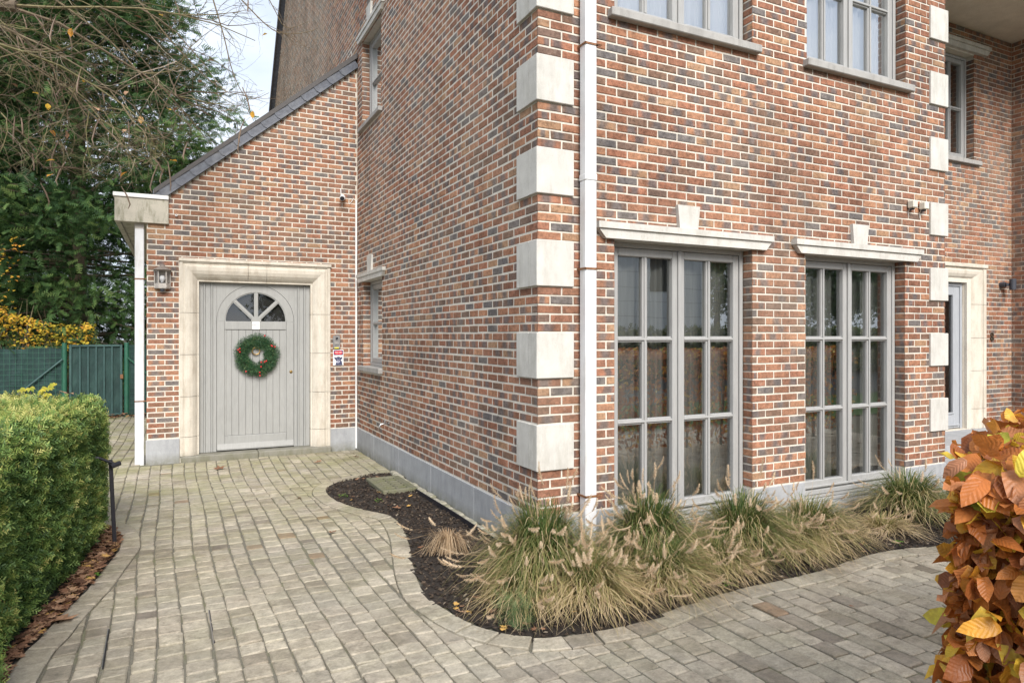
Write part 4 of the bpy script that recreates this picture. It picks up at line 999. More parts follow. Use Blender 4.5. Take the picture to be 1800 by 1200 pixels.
a=MB(); 
for (x0,x1) in ((-1.765,-1.725),(-.955,-.915)): a.box(x0,x1,FZ-.02,FZ+.02,.03,1.365,M['green_steel'],.004)
a.box(-1.724,-.956,FZ-.02,FZ+.02,1.325,1.365,M['green_steel'],.004); a.box(-1.724,-.956,FZ-.02,FZ+.02,.03,.07,M['green_steel'],.004); put(a.build('frame'),G)
for i in range(5):
    x=-1.724+.768*(i+1)/6; a=MB(); a.box(x-.013,x+.013,FZ-.018,FZ+.006,.071,1.324,M['green_steel'],.003); put(a.build('bar'),G)
a=MB(); a.face([(-1.724,FZ+.012,.071),(-.956,FZ+.012,.071),(-.956,FZ+.012,1.324),(-1.724,FZ+.012,1.324)],M['cloth']); put(a.build('screening_cloth'),G)
a=MB(); a.box(-.95,-.90,FZ-.05,FZ-.021,.72,.80,M['rust'],.004); put(a.build('latch'),G)
G=thing('fence_panel','narrow green mesh fence panel between the gate and the lean-to','fence',(-.5,FZ,0))
a=post(-.845,1.40,''); put(a.build('post'),G)
a=MB(); a.face([(-.80,FZ,.02),(.2,FZ,.02),(.2,FZ,1.36),(-.80,FZ,1.36)],M['cloth']); put(a.build('screening_cloth'),G)
a=MB()
for i in range(12): x=-.79+.085*i; a.box(x-.002,x+.002,FZ-.022,FZ-.018,.03,1.36,M['green_post'])
for k in range(14): z=.05+.098*k; a.box(-.80,.2,FZ-.027,FZ-.023,z-.002,z+.002,M['green_post'])
put(a.build('wire_mesh'),G)
a=MB(); a.tube([(-.83,FZ-.05,1.12),(-.45,FZ-.05,.75)],.016,M['green_post'],8); put(a.build('brace'),G)
a=MB()
for (x0,y0,x1,y1) in ((.165,4.126,.171,3.685),(-.314,4.094,-.304,3.636)):
    a=MB(); v0,v1=Vector((x0,y0,0)),Vector((x1,y1,0)); s=(v1-v0).normalized().cross(Vector((0,0,1)))
    for off,mt,zz in ((0,M['black'],.0020),(.005,M['steel'],.0040)):
        pp=[v0+s*(off-.002),v0+s*(off+.002),v1+s*(off+.002),v1+s*(off-.002)]; a.idx([tuple(p+Vector((0,0,z))) for z in (-.01,zz) for p in pp],[(4,5,6,7),(0,1,5,4),(1,2,6,5),(2,3,7,6),(3,0,4,7)],mt)
    tag(a.build('cover_edge_strip'),'thin steel edge strip in the paving, '+('right one of the two' if x0>0 else 'left one beside the green weed'),'edge strip','steel strips of the paved inspection cover')

# black stake by the hedge
t=thing('garden_stake','thin black metal garden stake at the hedge edge beside the path','stake',(-.40,5.68,0))
a=MB(); a.box(-.413,-.387,5.667,5.693,-.05,.63,M['black'],.003); 
# the photographed stake leans slightly
for i,v in enumerate(a.v): a.v[i]=(v[0]-(v[2])*.045,v[1]+v[2]*.02,v[2])
put(a.build('rod'),t)
a=MB(); a.tube([(-.40,5.68,.60),(-.50,5.66,.655),(-.60,5.66,.67)],.010,M['black'],8); a.tube([(-.425,5.66,.585),(-.37,5.70,.60)],.018,M['black'],10); put(a.build('clamp'),t)
# ================================================================== VEGETATION
def rvs(n): return rng.random((n,3))
# --- yew hedge
def frame_from(n):
    """n (N,3) unit -> two tangents"""
    a=np.where(np.abs(n[:,2:3])<.9,np.array([[0,0,1.]]),np.array([[1.,0,0]])); u=np.cross(n,a); u/=np.linalg.norm(u,axis=1,keepdims=True)+1e-9; return u,np.cross(n,u)
def sprigs(P,N,size,needles,wid,up=.3,spread=.9,rvx=None,curl=0.0,lr=.42):
    """short shoots with needles both sides; returns V,F,rv"""
    n=len(P); d=N+rng.normal(0,spread,(n,3))*.55; d[:,2]+=up; d/=np.linalg.norm(d,axis=1,keepdims=True)
    u,v=frame_from(d); th=rng.random(n)*2*np.pi; s=u*np.cos(th)[:,None]+v*np.sin(th)[:,None]; nn=np.cross(d,s)
    sz=size*(.6+.8*rng.random(n)); V=[];rv=[]
    r0=rng.random(n) if rvx is None else rvx
    for k in range(needles):
        t=(k+.5)/needles; side=1 if k%2 else -1
        o=P+d*(sz*t*.9)[:,None]+nn*(sz*curl*t*t)[:,None]; L=(sz*lr*(1-.45*t))[:,None]
        dirn=(s*side+d*.75+nn*rng.uniform(-.25,.25,(n,1))); dirn/=np.linalg.norm(dirn,axis=1,keepdims=True)
        wv=np.cross(dirn,nn)*wid/2
        V.append(np.stack([o-wv,o+wv,o+dirn*L+wv*.4,o+dirn*L-wv*.4],1)); rv.append(np.stack([np.clip(r0+t*.25-.1+rng.normal(0,.06,n),0,1),rng.random(n),rng.random(n)],1))
    V=np.concatenate(V).reshape(-1,3); rv=np.concatenate(rv); F=np.arange(len(V)).reshape(-1,4); return V,F,rv
HX=lambda y:np.interp(y,[2.0,3.2,3.9,4.4,5.0,5.4,5.9,6.3],[-.78,-.76,-.73,-.66,-.58,-.54,-.51,-.53])
def hedge_surface(n_face,n_top,n_end):
    P=[];N=[]
    m=n_face; y=rng.uniform(2.3,6.32,m); z=rng.uniform(.03,1.06,m)**1.0; x=HX(y)-.04*(z<.12)
    P.append(np.stack([x,y,z],1)); N.append(np.tile([1.,-.15,.1],(m,1)))
    m=n_top; y=rng.uniform(2.3,6.35,m); x=rng.uniform(-3.0,0,m); x=HX(y)+x*.8; z=np.full(m,1.05); P.append(np.stack([x,y,z],1)); N.append(np.tile([.0,-.1,1.],(m,1)))
    m=n_end; x=rng.uniform(-3.2,-.53,m); z=rng.uniform(.03,1.06,m); y=np.full(m,6.34); P.append(np.stack([x,y,z],1)); N.append(np.tile([0,1.,.1],(m,1)))
    P=np.concatenate(P);N=np.concatenate(N)
    # round the edges and make lumps
    lx=np.array([noise.noise(Vector((p[0]*2.2,p[1]*2.2,p[2]*2.2))) for p in P]); lf=np.array([noise.noise(Vector((p[0]*7,p[1]*7,p[2]*7+4))) for p in P])
    ex=np.clip(1-(HX(P[:,1])-P[:,0])/.16,0,1); ez=np.clip(1-(1.06-P[:,2])/.16,0,1); ey=np.clip(1-(6.34-P[:,1])/.18,0,1)
    P[:,0]-=ez**2*.07*(N[:,0]>.5); P[:,2]-=(ex**2+ey**2)*.06*(N[:,2]>.5); P[:,1]-=(ex**2)*.08*(N[:,1]>.5); P[:,0]-=ey**2*.08*(N[:,0]>.5); P[:,2]-=ey**2*.05*(N[:,0]>.5)
    P+=N*(lx*.035+lf*.03-.01)[:,None]-N*(rng.random((len(P),1))**1.5*.09)
    return P,N,lx,lf
P,N,lx,lf=hedge_surface(34000,18000,3000)
top=(N[:,2]>.5)
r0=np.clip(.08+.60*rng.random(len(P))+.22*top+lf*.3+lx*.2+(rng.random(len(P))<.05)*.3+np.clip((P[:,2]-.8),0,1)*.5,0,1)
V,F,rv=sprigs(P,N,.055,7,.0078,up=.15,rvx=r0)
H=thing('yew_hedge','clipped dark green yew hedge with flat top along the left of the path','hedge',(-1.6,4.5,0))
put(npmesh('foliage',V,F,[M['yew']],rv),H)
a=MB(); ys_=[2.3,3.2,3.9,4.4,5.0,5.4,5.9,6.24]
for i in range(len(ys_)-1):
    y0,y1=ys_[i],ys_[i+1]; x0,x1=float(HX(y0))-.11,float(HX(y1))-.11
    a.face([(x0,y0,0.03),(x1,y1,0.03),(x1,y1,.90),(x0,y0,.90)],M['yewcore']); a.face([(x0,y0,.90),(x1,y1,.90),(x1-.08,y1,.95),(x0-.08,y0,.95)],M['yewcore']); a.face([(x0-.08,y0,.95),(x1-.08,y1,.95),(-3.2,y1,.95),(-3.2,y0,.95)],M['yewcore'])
a.face([(-.72,6.24,.03),(-3.2,6.24,.03),(-3.2,6.24,.92),(-.72,6.24,.92)],M['yewcore']); put(a.build('shade_core'),H)
# low bush in the near left corner
n=5200; th=rng.random(n)*2*np.pi; ph=np.arccos(rng.uniform(-.2,1,n)); N2=np.stack([np.sin(ph)*np.cos(th),np.sin(ph)*np.sin(th),np.cos(ph)],1); P2=np.array([-.97,3.34,.16])+N2*np.array([.30,.36,.36]); P2-=N2*(rng.random((n,1))**2*.08)
V,F,rv=sprigs(P2,N2,.055,8,.0048,up=.3,rvx=np.clip(.35+.35*rng.random(n)+.12*(N2[:,2]>.3),0,1))
H=thing('yew_bush','low rounded yew bush in front of the clipped hedge','bush',(-.97,3.34,0)); put(npmesh('foliage',V,F,[M['yew']],rv),H)
a=MB(); a.lathe([(.0,-.2),(.2,-.1),(.24,.05),(.18,.2),(0,.26)],(-.97,3.34,.16),M['yewcore'],14); put(a.build('shade_core'),H)
# sycamore seedling leaves on the hedge top + a few dropped leaves on it handled in litter
# --- leaf shapes
def leafmesh(mb,c,d,nrm,L,Wd,mat,rv,fold=.25,curl=.3,seg=5,wav=.1,uv=True):
    """ovate leaf from base c along d"""
    d=d.normalized(); nrm=(nrm-d*nrm.dot(d)).normalized(); s=d.cross(nrm)
    prof=[0,.55,.92,1.0,.72,.0] if seg==5 else [0,.8,1.0,.0]
    ts=[0,.13,.33,.58,.83,1.0] if seg==5 else [0,.3,.65,1.0]
    vs=[];uvs=[]
    ph=random.random()*6
    for t,w in zip(ts,prof):
        o=c+d*(L*t)-nrm*(curl*L*t*t)
        for sd in (-1,0,1):
            q=o+s*(sd*w*Wd/2)+nrm*(abs(sd)*w*Wd/2*fold+ (wav*Wd*math.sin(ph+t*9+sd*2) if sd else 0)*w)
            vs.append(tuple(q)); uvs.append((t,sd*w*.5))
    base=len(mb.v); mb.v.extend(vs); m=mb.mi(mat)
    for i in range(len(ts)-1):
        for k in (0,1):
            q=(i*3+k,i*3+k+1,(i+1)*3+k+1,(i+1)*3+k); mb.f.append(tuple(base+x for x in q)); mb.m.append(m); mb.rv.append(rv); mb.uv.append([uvs[x] for x in q])
# --- beech hedge in autumn leaf
B=thing('beech_hedge','orange and yellow autumn beech hedge in the right foreground','hedge',(2.5,1.0,0))
bl=[(1.16,.66),(1.40,.81),(1.72,.96),(2.3,1.15),(3.0,1.27),(4.4,1.36),(6.5,1.4),(9.3,1.42)]
bS=smoothline(bl,6)
Lb=[0]
for i in range(1,len(bS)): Lb.append(Lb[-1]+(bS[i]-bS[i-1]).length)
def bat(s):
    for i in range(1,len(bS)):
        if Lb[i]>=s:
            t=(s-Lb[i-1])/(Lb[i]-Lb[i-1]); d=(bS[i]-bS[i-1]).normalized(); return bS[i-1].lerp(bS[i],t),d
    return bS[-1],(bS[-1]-bS[-2]).normalized()
mb=MB(); TOPZ=1.33; DEP=.62
def addleaf(c,out,big=False,s=1,hi=True):
    r=random.random(); rv=(r,random.random(),random.random())
    d=(out*random.uniform(.2,.9)+Vector((random.gauss(0,.55),random.gauss(0,.55),random.gauss(-.25,.5)))).normalized(); n_=(out*.6+Vector((random.gauss(0,.4),random.gauss(0,.4),.5+random.gauss(0,.4))))
    L=random.uniform(.030,.055)*s*(1 if hi else 1.35)
    leafmesh(mb,c,d,n_,L,L*random.uniform(.55,.72),M['beech'],rv,fold=random.uniform(-.1,.5),curl=random.uniform(-.3,1.0),seg=5 if hi else 3,wav=random.uniform(.08,.34))
n=0
while n<25000:
    s=Lb[-1]*random.random()**(2.6 if n<20000 else 1.0); p,d=bat(s); nrm=Vector((-d.y,d.x)); w=random.random(); hi=s<2.2
    zl=.18+.1*(1-min(1,s/1.5))
    face=random.random()
    rec=random.random()**1.5*.14
    wob=.035*noise.noise(Vector((p.x*3,p.y*3,1)))
    if face<.36:   # house side
        z=random.uniform(.10,TOPZ); th=max(0,(z-(TOPZ-.2))/.2); thin=max(0,(1.0-z))*.22*(1 if s<.6 else 0)
        q=Vector((p.x,p.y,0))-Vector((nrm.x,nrm.y,0))*(rec+.10*th*th+thin*.5-wob); q.z=z+wob; out=Vector((nrm.x,nrm.y,.3*th))
    elif face<.66: # top
        dd=random.uniform(0,DEP); q=Vector((p.x,p.y,0))-Vector((nrm.x,nrm.y,0))*dd; q.z=TOPZ-rec*.8-.06*(1-min(1,dd/.15))**2+.03*noise.noise(Vector((q.x*4,q.y*4,7))); out=Vector((nrm.x*.2,nrm.y*.2,1))
    elif face<.84: # road side
        z=random.uniform(.10,TOPZ); q=Vector((p.x,p.y,0))-Vector((nrm.x,nrm.y,0))*(DEP-rec); q.z=z; out=Vector((-nrm.x,-nrm.y,.1))
    else:          # near end
        dd=random.uniform(0,DEP); z=random.uniform(.10,TOPZ); p,d=bat(0); q=Vector((p.x,p.y,0))-Vector((nrm.x,nrm.y,0))*dd+Vector((d.x,d.y,0))*(rec-.02+max(0,.95-z)*.30); q.z=z; out=Vector((-d.x,-d.y,.15)); hi=True
    if q.length<.0: continue
    if math.hypot(q.x,q.y)<1.02 : n+=1; continue
    addleaf(q,out,hi=hi); n+=1
put(mb.build('foliage',smooth=True),B)
a=MB()
for i in range(150):
    s=Lb[-1]*random.random()**1.8; p,d=bat(s); nrm=Vector((-d.y,d.x)); dd=random.uniform(.1,DEP-.1); x0,y0=p.x-nrm.x*dd+d.x*.12,p.y-nrm.y*dd+d.y*.12
    zt=random.uniform(.4,TOPZ-.06); z0_=random.uniform(0,.5); ox,oy=random.uniform(-.22,.22),random.uniform(-.22,.22)
    a.tube([(x0,y0,z0_),(x0+ox*.4,y0+oy*.4,(z0_+zt)/2),(x0+ox,y0+oy,zt)],[.006,.0045,.0022],M['bark'],6)
for i in range(14):
    s=.25+i*.62; 
    if s>Lb[-1]: break
    p,d=bat(s); nrm=Vector((-d.y,d.x)); x0,y0=p.x-nrm.x*.3,p.y-nrm.y*.3; a.tube([(x0,y0,-.03),(x0+.03,y0,.5),(x0,y0+.03,1.15)],[.021,.016,.006],M['bark'],8)
put(a.build('branches'),B)
# --- fountain grass
def plume_mesh(seed):
    r=np.random.default_rng(seed); L=.075+.03*r.random(); n=170
    t=r.random(n); prof=np.sin(np.pi*np.clip(t*.9+.08,0,1))**.6; ang=r.random(n)*2*np.pi; rad=.0035*prof
    bend=.35*L
    c=np.stack([bend*t*t,np.zeros(n),L*t],1); radial=np.stack([np.cos(ang),np.sin(ang),np.full(n,.75)],1); radial/=np.linalg.norm(radial,axis=1,keepdims=True)
    ln=(.009+.009*r.random(n))*prof+.002; w=np.cross(radial,np.array([0,0,1.])); w/=np.linalg.norm(w,axis=1,keepdims=True)+1e-9; w*=.0007
    V=np.stack([c-w*2,c+w*2,c+radial*ln[:,None]+w*.5,c+radial*ln[:,None]-w*.5],1).reshape(-1,3); F=np.arange(len(V)).reshape(-1,4)
    me=npmesh('seed_head',V,F,[M['plume']],np.stack([r.random(n),r.random(n),r.random(n)],1)); d=me.data; bpy.data.objects.remove(me); return d
plumes=[plume_mesh(s) for s in range(5)]
def tussock(x,y,rad,h,nb,npl,label,lean=(0,0),dry=.0,seed=0,name='fountain_grass',green_up=1.0,front=1.0):
    r=np.random.default_rng(seed); T=thing(name,label,'ornamental grass',(x,y,0),'fountain grass tussocks in the flower bed')
    h=h*.88; n=int(nb*.70); az=r.random(n)*2*np.pi; layer=r.random(n)**.72     # 0 upright/green, 1 drooping/straw
    br=rad*.18*np.sqrt(r.random(n)); bx,by=br*np.cos(az),br*np.sin(az)
    H=h*(1.0-.62*layer)*(.7+.45*r.random(n)); reach=rad*(.18+1.05*layer)*(.6+.6*r.random(n)); 
    droop=layer**1.1
    S=7; w=.0019+.0015*r.random(n); ph=r.random(n)*6.28; fq=3+5*r.random(n); am=(.006+.035*layer)*r.random(n); sb=r.normal(0,.45,n)
    aj=az+r.normal(0,.25,n)
    pts=[]
    for k in range(S+1):
        t=k/S
        rr=reach*(t**1.15); zz=H*(np.sin(np.pi*np.clip(t*(.5+.46*droop),0,1)))
        zz=np.maximum(zz,.008+.012*r.random(n)); ax=aj+sb*t; wv=(am*t*np.sin(ph+fq*t)); wig=np.stack([-np.sin(ax)*wv,np.cos(ax)*wv],1)+r.normal(0,.005,(n,2))*t*(1+2*droop[:,None]); zz=zz+am*.5*t*np.cos(ph*1.7+fq*t); zz=np.maximum(zz,.01)
        pts.append(np.stack([bx+rr*np.cos(ax)+lean[0]*t*t+wig[:,0],by+rr*np.sin(ax)+lean[1]*t*t+wig[:,1],zz],1))
    pts=np.stack(pts,1)          # n,S+1,3
    side=np.stack([-np.sin(aj),np.cos(aj),np.zeros(n)],1)*w[:,None]
    tw=np.array([1,1,.95,.9,.8,.62,.4,.1])
    A=pts-side[:,None,:]*tw[None,:,None]; Bv=pts+side[:,None,:]*tw[None,:,None]
    V=np.stack([A,Bv],2).reshape(-1,3); base=(np.arange(n)*(S+1)*2)[:,None]+(np.arange(S)*2)[None,:]
    F=np.stack([base,base+1,base+3,base+2],-1).reshape(-1,4)
    c0=np.clip(-.02+.46*r.random(n)+.40*layer**1.4+(r.random(n)<.20)*.42+dry,0,1)
    rv=np.stack([np.repeat(c0,S)+np.tile(np.linspace(-.03,.14,S),n),np.repeat(r.random(n),S),np.repeat(r.random(n),S)],1); rv=np.clip(rv,0,1)
    sy=T.location.y
    def keep(o): o.parent=T; return o
    # clamp against the wall
    yy=V[:,1]+y; V[:,1]=np.where((yy>3.985)&(V[:,0]+x>2.17),3.985-(yy-3.985)*.15-y,V[:,1]); xx=V[:,0]+x; V[:,0]=np.where((xx>2.165)&(V[:,1]+y>4.0),2.165-x,V[:,0])
    keep(npmesh('blades',V,F,[M['grass']],rv))
    sm=MB()
    for i in range(npl):
        a_=r.random()*2*PI; lay=r.random()**.8; hh=h*(1.12-.78*lay)*(.75+.45*r.random()); rr=rad*(.25+1.0*lay)*(.6+.6*r.random())
        if math.sin(a_)>.3 and y+rr*math.sin(a_)>3.93: rr*=.35; hh*=1.12
        tip=Vector((rr*math.cos(a_)+lean[0],rr*math.sin(a_)+lean[1],hh)); b=Vector((.03*math.cos(a_),.03*math.sin(a_),.02)); c=Vector((tip.x*.45,tip.y*.45,hh*.85))
        if y+tip.y>3.95 and x+tip.x>2.15: tip.y=3.95-y
        pts_=[b.lerp(c,t).lerp(c.lerp(tip,t),t) for t in (0,.25,.5,.75,1)]
        sm.tube(pts_,.0009,M['carex'],3,cap=False,rv=(r.random(),0,0))
        d=(pts_[-1]-pts_[-2]).normalized(); d=(d+Vector((r.normal(0,.3),r.normal(0,.3),r.normal(-.15,.25)))).normalized()
        o=bpy.data.objects.new('seed_head',plumes[int(r.integers(0,5))]); COL.objects.link(o); o.parent=T; o.location=pts_[-1]; o.rotation_euler=d.to_track_quat('Z','X').to_euler(); s_=.8+.5*r.random(); o.scale=(s_,s_,s_*(.85+.3*r.random()))
    keep(sm.build('stems')); return T
tussock(2.0,3.62,.44,.60,3600,80,'big fountain grass tussock at the house corner, left of the white downpipe',(-.02,-.05),0,1)
tussock(2.10,3.25,.33,.38,2200,46,'low straw-coloured fountain grass tussock at the front tip of the bed',(0,-.04),.20,2)
tussock(2.78,3.57,.42,.60,3000,80,'tall green fountain grass tussock under the left part of the left window',(0,-.05),-.06,3)
tussock(2.62,3.25,.36,.36,1700,30,'low fountain grass tussock spilling over the kerb before the left window',(.05,-.04),.12,4)
tussock(3.55,3.52,.46,.50,2600,50,'fountain grass tussock in front of the brick pier between the windows',(.02,-.05),.0,5)
tussock(4.20,3.50,.42,.40,2100,40,'straw-tinged fountain grass tussock under the left half of the right window',(0,-.05),.10,6)
tussock(5.55,3.62,.50,.46,2400,26,'green fountain grass tussock right of the right window beside the beech hedge',(0,-.04),-.02,7)
tussock(4.92,3.42,.30,.18,700,5,'small dry fountain grass clump between bare mulch and the green tussock',(0,-.03),.35,8)
tussock(2.42,3.38,.30,.26,1500,22,'low straw tangle of fountain grass filling the gap between the two tall front tussocks',(0,-.05),.24,21)
tussock(3.15,3.34,.32,.28,1600,26,'low fountain grass clump at the kerb between the left window and the pier',(0,-.04),.16,22)
tussock(3.88,3.36,.30,.28,1500,22,'low fountain grass clump at the kerb right of the pier',(0,-.04),.18,23)
tussock(1.78,3.42,.28,.30,1300,14,'short straw fountain grass clump leaning over the left end of the bed tip',(-.04,-.04),.15,24)
# small dry sedge
r=np.random.default_rng(5); T=thing('dry_sedge','small pale dried sedge tuft on the mulch left of the big grass','ornamental grass',(1.70,4.42,0))
n=420; az=r.random(n)*2*np.pi; S=6; rr=.20*(.3+.8*r.random(n)); hh=.11*(.5+r.random(n)); pts=[]
for k in range(S+1):
    t=k/S; pts.append(np.stack([rr*t*np.cos(az),rr*t*np.sin(az),.01+hh*np.sin(np.pi*t*.9)],1))
pts=np.stack(pts,1); side=np.stack([-np.sin(az),np.cos(az),0*az],1)*.0011; V=np.stack([pts-side[:,None],pts+side[:,None]],2).reshape(-1,3); base=(np.arange(n)*(S+1)*2)[:,None]+(np.arange(S)*2)[None,:]; F=np.stack([base,base+1,base+3,base+2],-1).reshape(-1,4)
npmesh('blades',V,F,[M['carex']],np.repeat(r.random((n,3)),S,axis=0),T)
for i,(dx,dy,dz,a_) in enumerate(((-.16,.30,.12,2.6),(-.22,.16,.10,2.9),(-.34,-.10,.06,3.1),(.03,.33,.12,1.8),(.15,.05,.10,.5))):
    o=bpy.data.objects.new('seed_head',plumes[i]); COL.objects.link(o); o.parent=T; o.location=(dx,dy,dz); o.rotation_euler=Vector((math.cos(a_),math.sin(a_),.1)).to_track_quat('Z','X').to_euler(); o.scale=(1.2,1.2,1.3)
sm=MB()
for (dx,dy,dz,a_) in ((-.16,.30,.12,2.6),(-.22,.16,.10,2.9),(-.34,-.10,.06,3.1),(.03,.33,.12,1.8),(.15,.05,.10,.5)): sm.tube([(0,0,.02),(dx*.5,dy*.5,dz+.04),(dx,dy,dz)],.001,M['carex'],3,cap=False)
sm.build('stems',T)
# grey-green sprig at the front left of the bed
T=thing('lavender_sprig','small grey-green feathery plant hanging over the kerb at the bed tip','plant',(1.60,3.20,0))
n=240; P3=np.stack([rng.normal(0,.04,n),rng.normal(-.03,.05,n),np.abs(rng.normal(.06,.06,n))],1); N3=np.stack([rng.normal(0,.5,n),rng.normal(-.2,.5,n),np.full(n,.8)],1); N3/=np.linalg.norm(N3,axis=1,keepdims=True)
V,F,rv=sprigs(P3,N3,.05,8,.0022,up=.2); npmesh('foliage',V,F,[M['sprig']],rv,T)
# weeds
for (x,y,lab) in ((1.66,6.10,'small green weed growing at the front corner of the drain cover'),(1.40,6.42,'tiny green weed at the left edge of the bed beside the path kerb'),(3.02,3.09,'little green weed at the kerb below the brick pier'),(4.72,3.16,'little green weed on the bare mulch at the right end'),(-.47,4.98,'small green weed growing among the dead leaves beside the hedge'),(.005,3.02,'tiny green tuft growing in the paving slot at lower left')):
    T=thing('weed',lab,'weed',(x,y,0),'weeds'); a=MB()
    for i in range(16):
        an=random.random()*6.28; rr=random.uniform(.004,.04); leafmesh(a,Vector((rr*math.cos(an),rr*math.sin(an),random.uniform(.008,.03))),Vector((math.cos(an),math.sin(an),random.uniform(.1,.8))),Vector((0,0,1)),random.uniform(.014,.028),random.uniform(.010,.02),M['weed'],(random.random(),0,0),seg=3)
    a.build('leaves',T)
# --- dead leaves
def deadleaf(mb,x,y,z,s,r=None):
    an=random.random()*6.28; k=7; c=Vector((x,y,z)); pts=[]
    # lobed, crumpled outline
    nx,ny=random.uniform(-.35,.35),random.uniform(-.35,.35); rv=(random.random() if r is None else r,0,0)
    ring=[]
    for i in range(2*k):
        t=2*PI*i/(2*k)+an; rr=s*(random.uniform(.42,.6) if i%2 else random.uniform(.75,1.0)); px,py_=rr*math.cos(t),rr*math.sin(t)*.8
        ring.append((x+px,y+py_,z+max(-.2*s,nx*px+ny*py_)+random.uniform(.0,.35)*s*(rr/s)))
    b=len(mb.v); mb.v.append((x,y,z+.003)); mb.v.extend(ring); m=mb.mi(M['litter'])
    for i in range(2*k): mb.f.append((b,b+1+i,b+1+(i+1)%(2*k))); mb.m.append(m); mb.rv.append(rv); mb.uv.append([(0,0)]*3)
a=MB(); k=0
while k<1100:
    y=random.uniform(2.4,6.2); q=nearest(-.5,y,stripS)[1]; x=float(HX(y))+random.random()*(.30)
    if inpoly(x,y,strippoly): deadleaf(a,x,y,random.uniform(.010,.04),random.uniform(.014,.038)); k+=1
tag(a.build('leaf_litter'),'brown dead leaves piled between the yew hedge and the path','leaves',kind='stuff')
a=MB()
for k in range(150): deadleaf(a,random.uniform(-1.9,-.3),random.gauss(14.5,.10),random.uniform(.015,.07),random.uniform(.03,.07))
tag(a.build('gate_leaf_litter'),'brown dead leaves drifted along the bottom of the green gate','leaves',kind='stuff')
a=MB()
for k in range(60):
    x,y=random.choice([(random.uniform(1.5,2.1),random.gauss(7.12,.05)),(random.uniform(1.4,2.3),random.gauss(3.12,.05)),(random.uniform(1.38,1.6),random.uniform(3.15,3.6)),(random.uniform(3,4.6),random.gauss(3.2,.06)),(random.uniform(1.4,2.0),random.uniform(4.5,6.6))])
    if inpoly(x,y,bedpoly): deadleaf(a,x,y,.018,random.uniform(.012,.032),random.choice((.3,.6,.8,1.0)))
tag(a.build('bed_leaf_litter'),'small orange and brown leaf scraps lying on the flower bed mulch','leaves',kind='stuff')
for (x,y,s,lab) in ((.44,8.42,.085,'crisp brown leaf lying on the paving before the arched door'),(1.52,8.32,.06,'small dark leaf on the pale paving near the inner corner'),(2.02,8.45,.05,'tiny brown leaf beside the side wall plinth'),(1.72,5.72,.055,'tan curled leaf on the mulch halfway along the bed'),(1.02,6.55,.05,'small curled leaf on the path left of the flower bed'),(1.08,5.3,.045,'tiny orange leaf on the middle of the path'),(-.34,12.2,.09,'brown leaf on the mossy paving near the gate'),(3.4,2.55,.02,'tiny brown leaf scrap on the pavers at lower right'),(-.56,4.30,.10,'large brown leaf lying on the kerb beside the hedge')):
    T=MB(); deadleaf(T,0,0,.012,s,random.choice((.35,.5,.7))); o=T.build('fallen_leaf'); o.location=(x,y,0.0 if not(1.7<x<1.75) else .02); tag(o,lab,'leaf','single fallen leaves')
for (x,y,s,lab) in ((-1.15,5.9,.05,'pale leaf lying on top of the yew hedge'),(-.75,6.2,.07,'pinkish curled leaf on the far corner of the yew hedge top')):
    T=MB(); deadleaf(T,0,0,.012,s,.8); o=T.build('fallen_leaf'); o.location=(x,y,1.07); tag(o,lab,'leaf','single fallen leaves')
T=thing('maple_seedling','green and yellow lobed leaves poking out of the yew hedge top','seedling',(-.98,6.28,.95)); a=MB()
for i in range(10):
    an=random.random()*6.28
    c=Vector((random.uniform(-.14,.16),random.uniform(-.03,.05),random.uniform(.10,.19)))
    for k in range(5): 
        t=an+(k-2)*.6; leafmesh(a,c,Vector((math.cos(t),math.sin(t)*.5,.6*math.sin(t)+.2)),Vector((0,-.7,.7)),.045*(1-.14*abs(k-2)),.02,M['yellow'],(random.uniform(0,.3),0,0),seg=3)
    a.tube([(0,0,0),tuple(c)],.002,M['twig'],4)
a.build('leaves',T)
# --- conifers
def conifer(x,y,H,Rb,label,n,seed,zlow=.6,dens=1.0,ls=.78):
    r=np.random.default_rng(seed); T=thing('cypress_tree',label,'tree',(x,y,0),'dark evergreens beyond the garden fence')
    # boughs: clumps pointing outward, sprays hang from them
    nb=int(430*dens); V=[];F=[];rv=[]
    bz=zlow+(H-zlow)*r.random(nb)**1.15; ba=r.random(nb)*2*np.pi
    sub=MB()
    sub.tube([(0,0,-.1),(.05,0,H*.4),(0,0,H*.93)],[.24,.16,.03],M['bark'],10)
    Ps=[];Ns=[];Rs=[]
    for i in range(nb):
        z=bz[i]; Rr=Rb*(1-((z)/(H*1.02))**1.7)**.8*(.72+.42*r.random()); d=np.array([math.cos(ba[i]),math.sin(ba[i]),.12+.25*r.random()-.35*(1-z/H)])
        tip=np.array([0,0,z])+d*Rr
        if i%2==0: sub.tube([(0,0,z-.1),tuple(np.array([0,0,z])+d*Rr*.5+np.array([0,0,-.05])),tuple(tip*np.array([.93,.93,1]))],[.035,.022,.006],M['bark'],5,cap=False)
        m=int(n/nb); t=1-.62*r.random(m)**1.3
        spread=(.10+.24*(1-t))*Rr*.55+.13
        c=np.array([0,0,z])+d*Rr*t[:,None]+r.normal(0,1,(m,3))*spread[:,None]*np.array([1,1,.55])
        Ps.append(c); dd=np.tile(d,(m,1))+r.normal(0,.45,(m,3)); dd[:,2]+=-.1; dd/=np.linalg.norm(dd,axis=1,keepdims=True); Ns.append(dd); Rs.append(np.clip(.25+.5*r.random(m)+.22*(t-.6)+.12*r.normal(),0,1))
    P=np.concatenate(Ps);N=np.concatenate(Ns);rr=np.concatenate(Rs); P[:,2]=np.maximum(P[:,2],.15)
    V,F,rv=sprigs(P,N,.36*ls,12,.034*ls,up=-.05,spread=.5,rvx=rr,curl=-.12,lr=.25)
    npmesh('foliage',V,F,[M['conifer']],rv,T); sub.build('trunk',T); return T
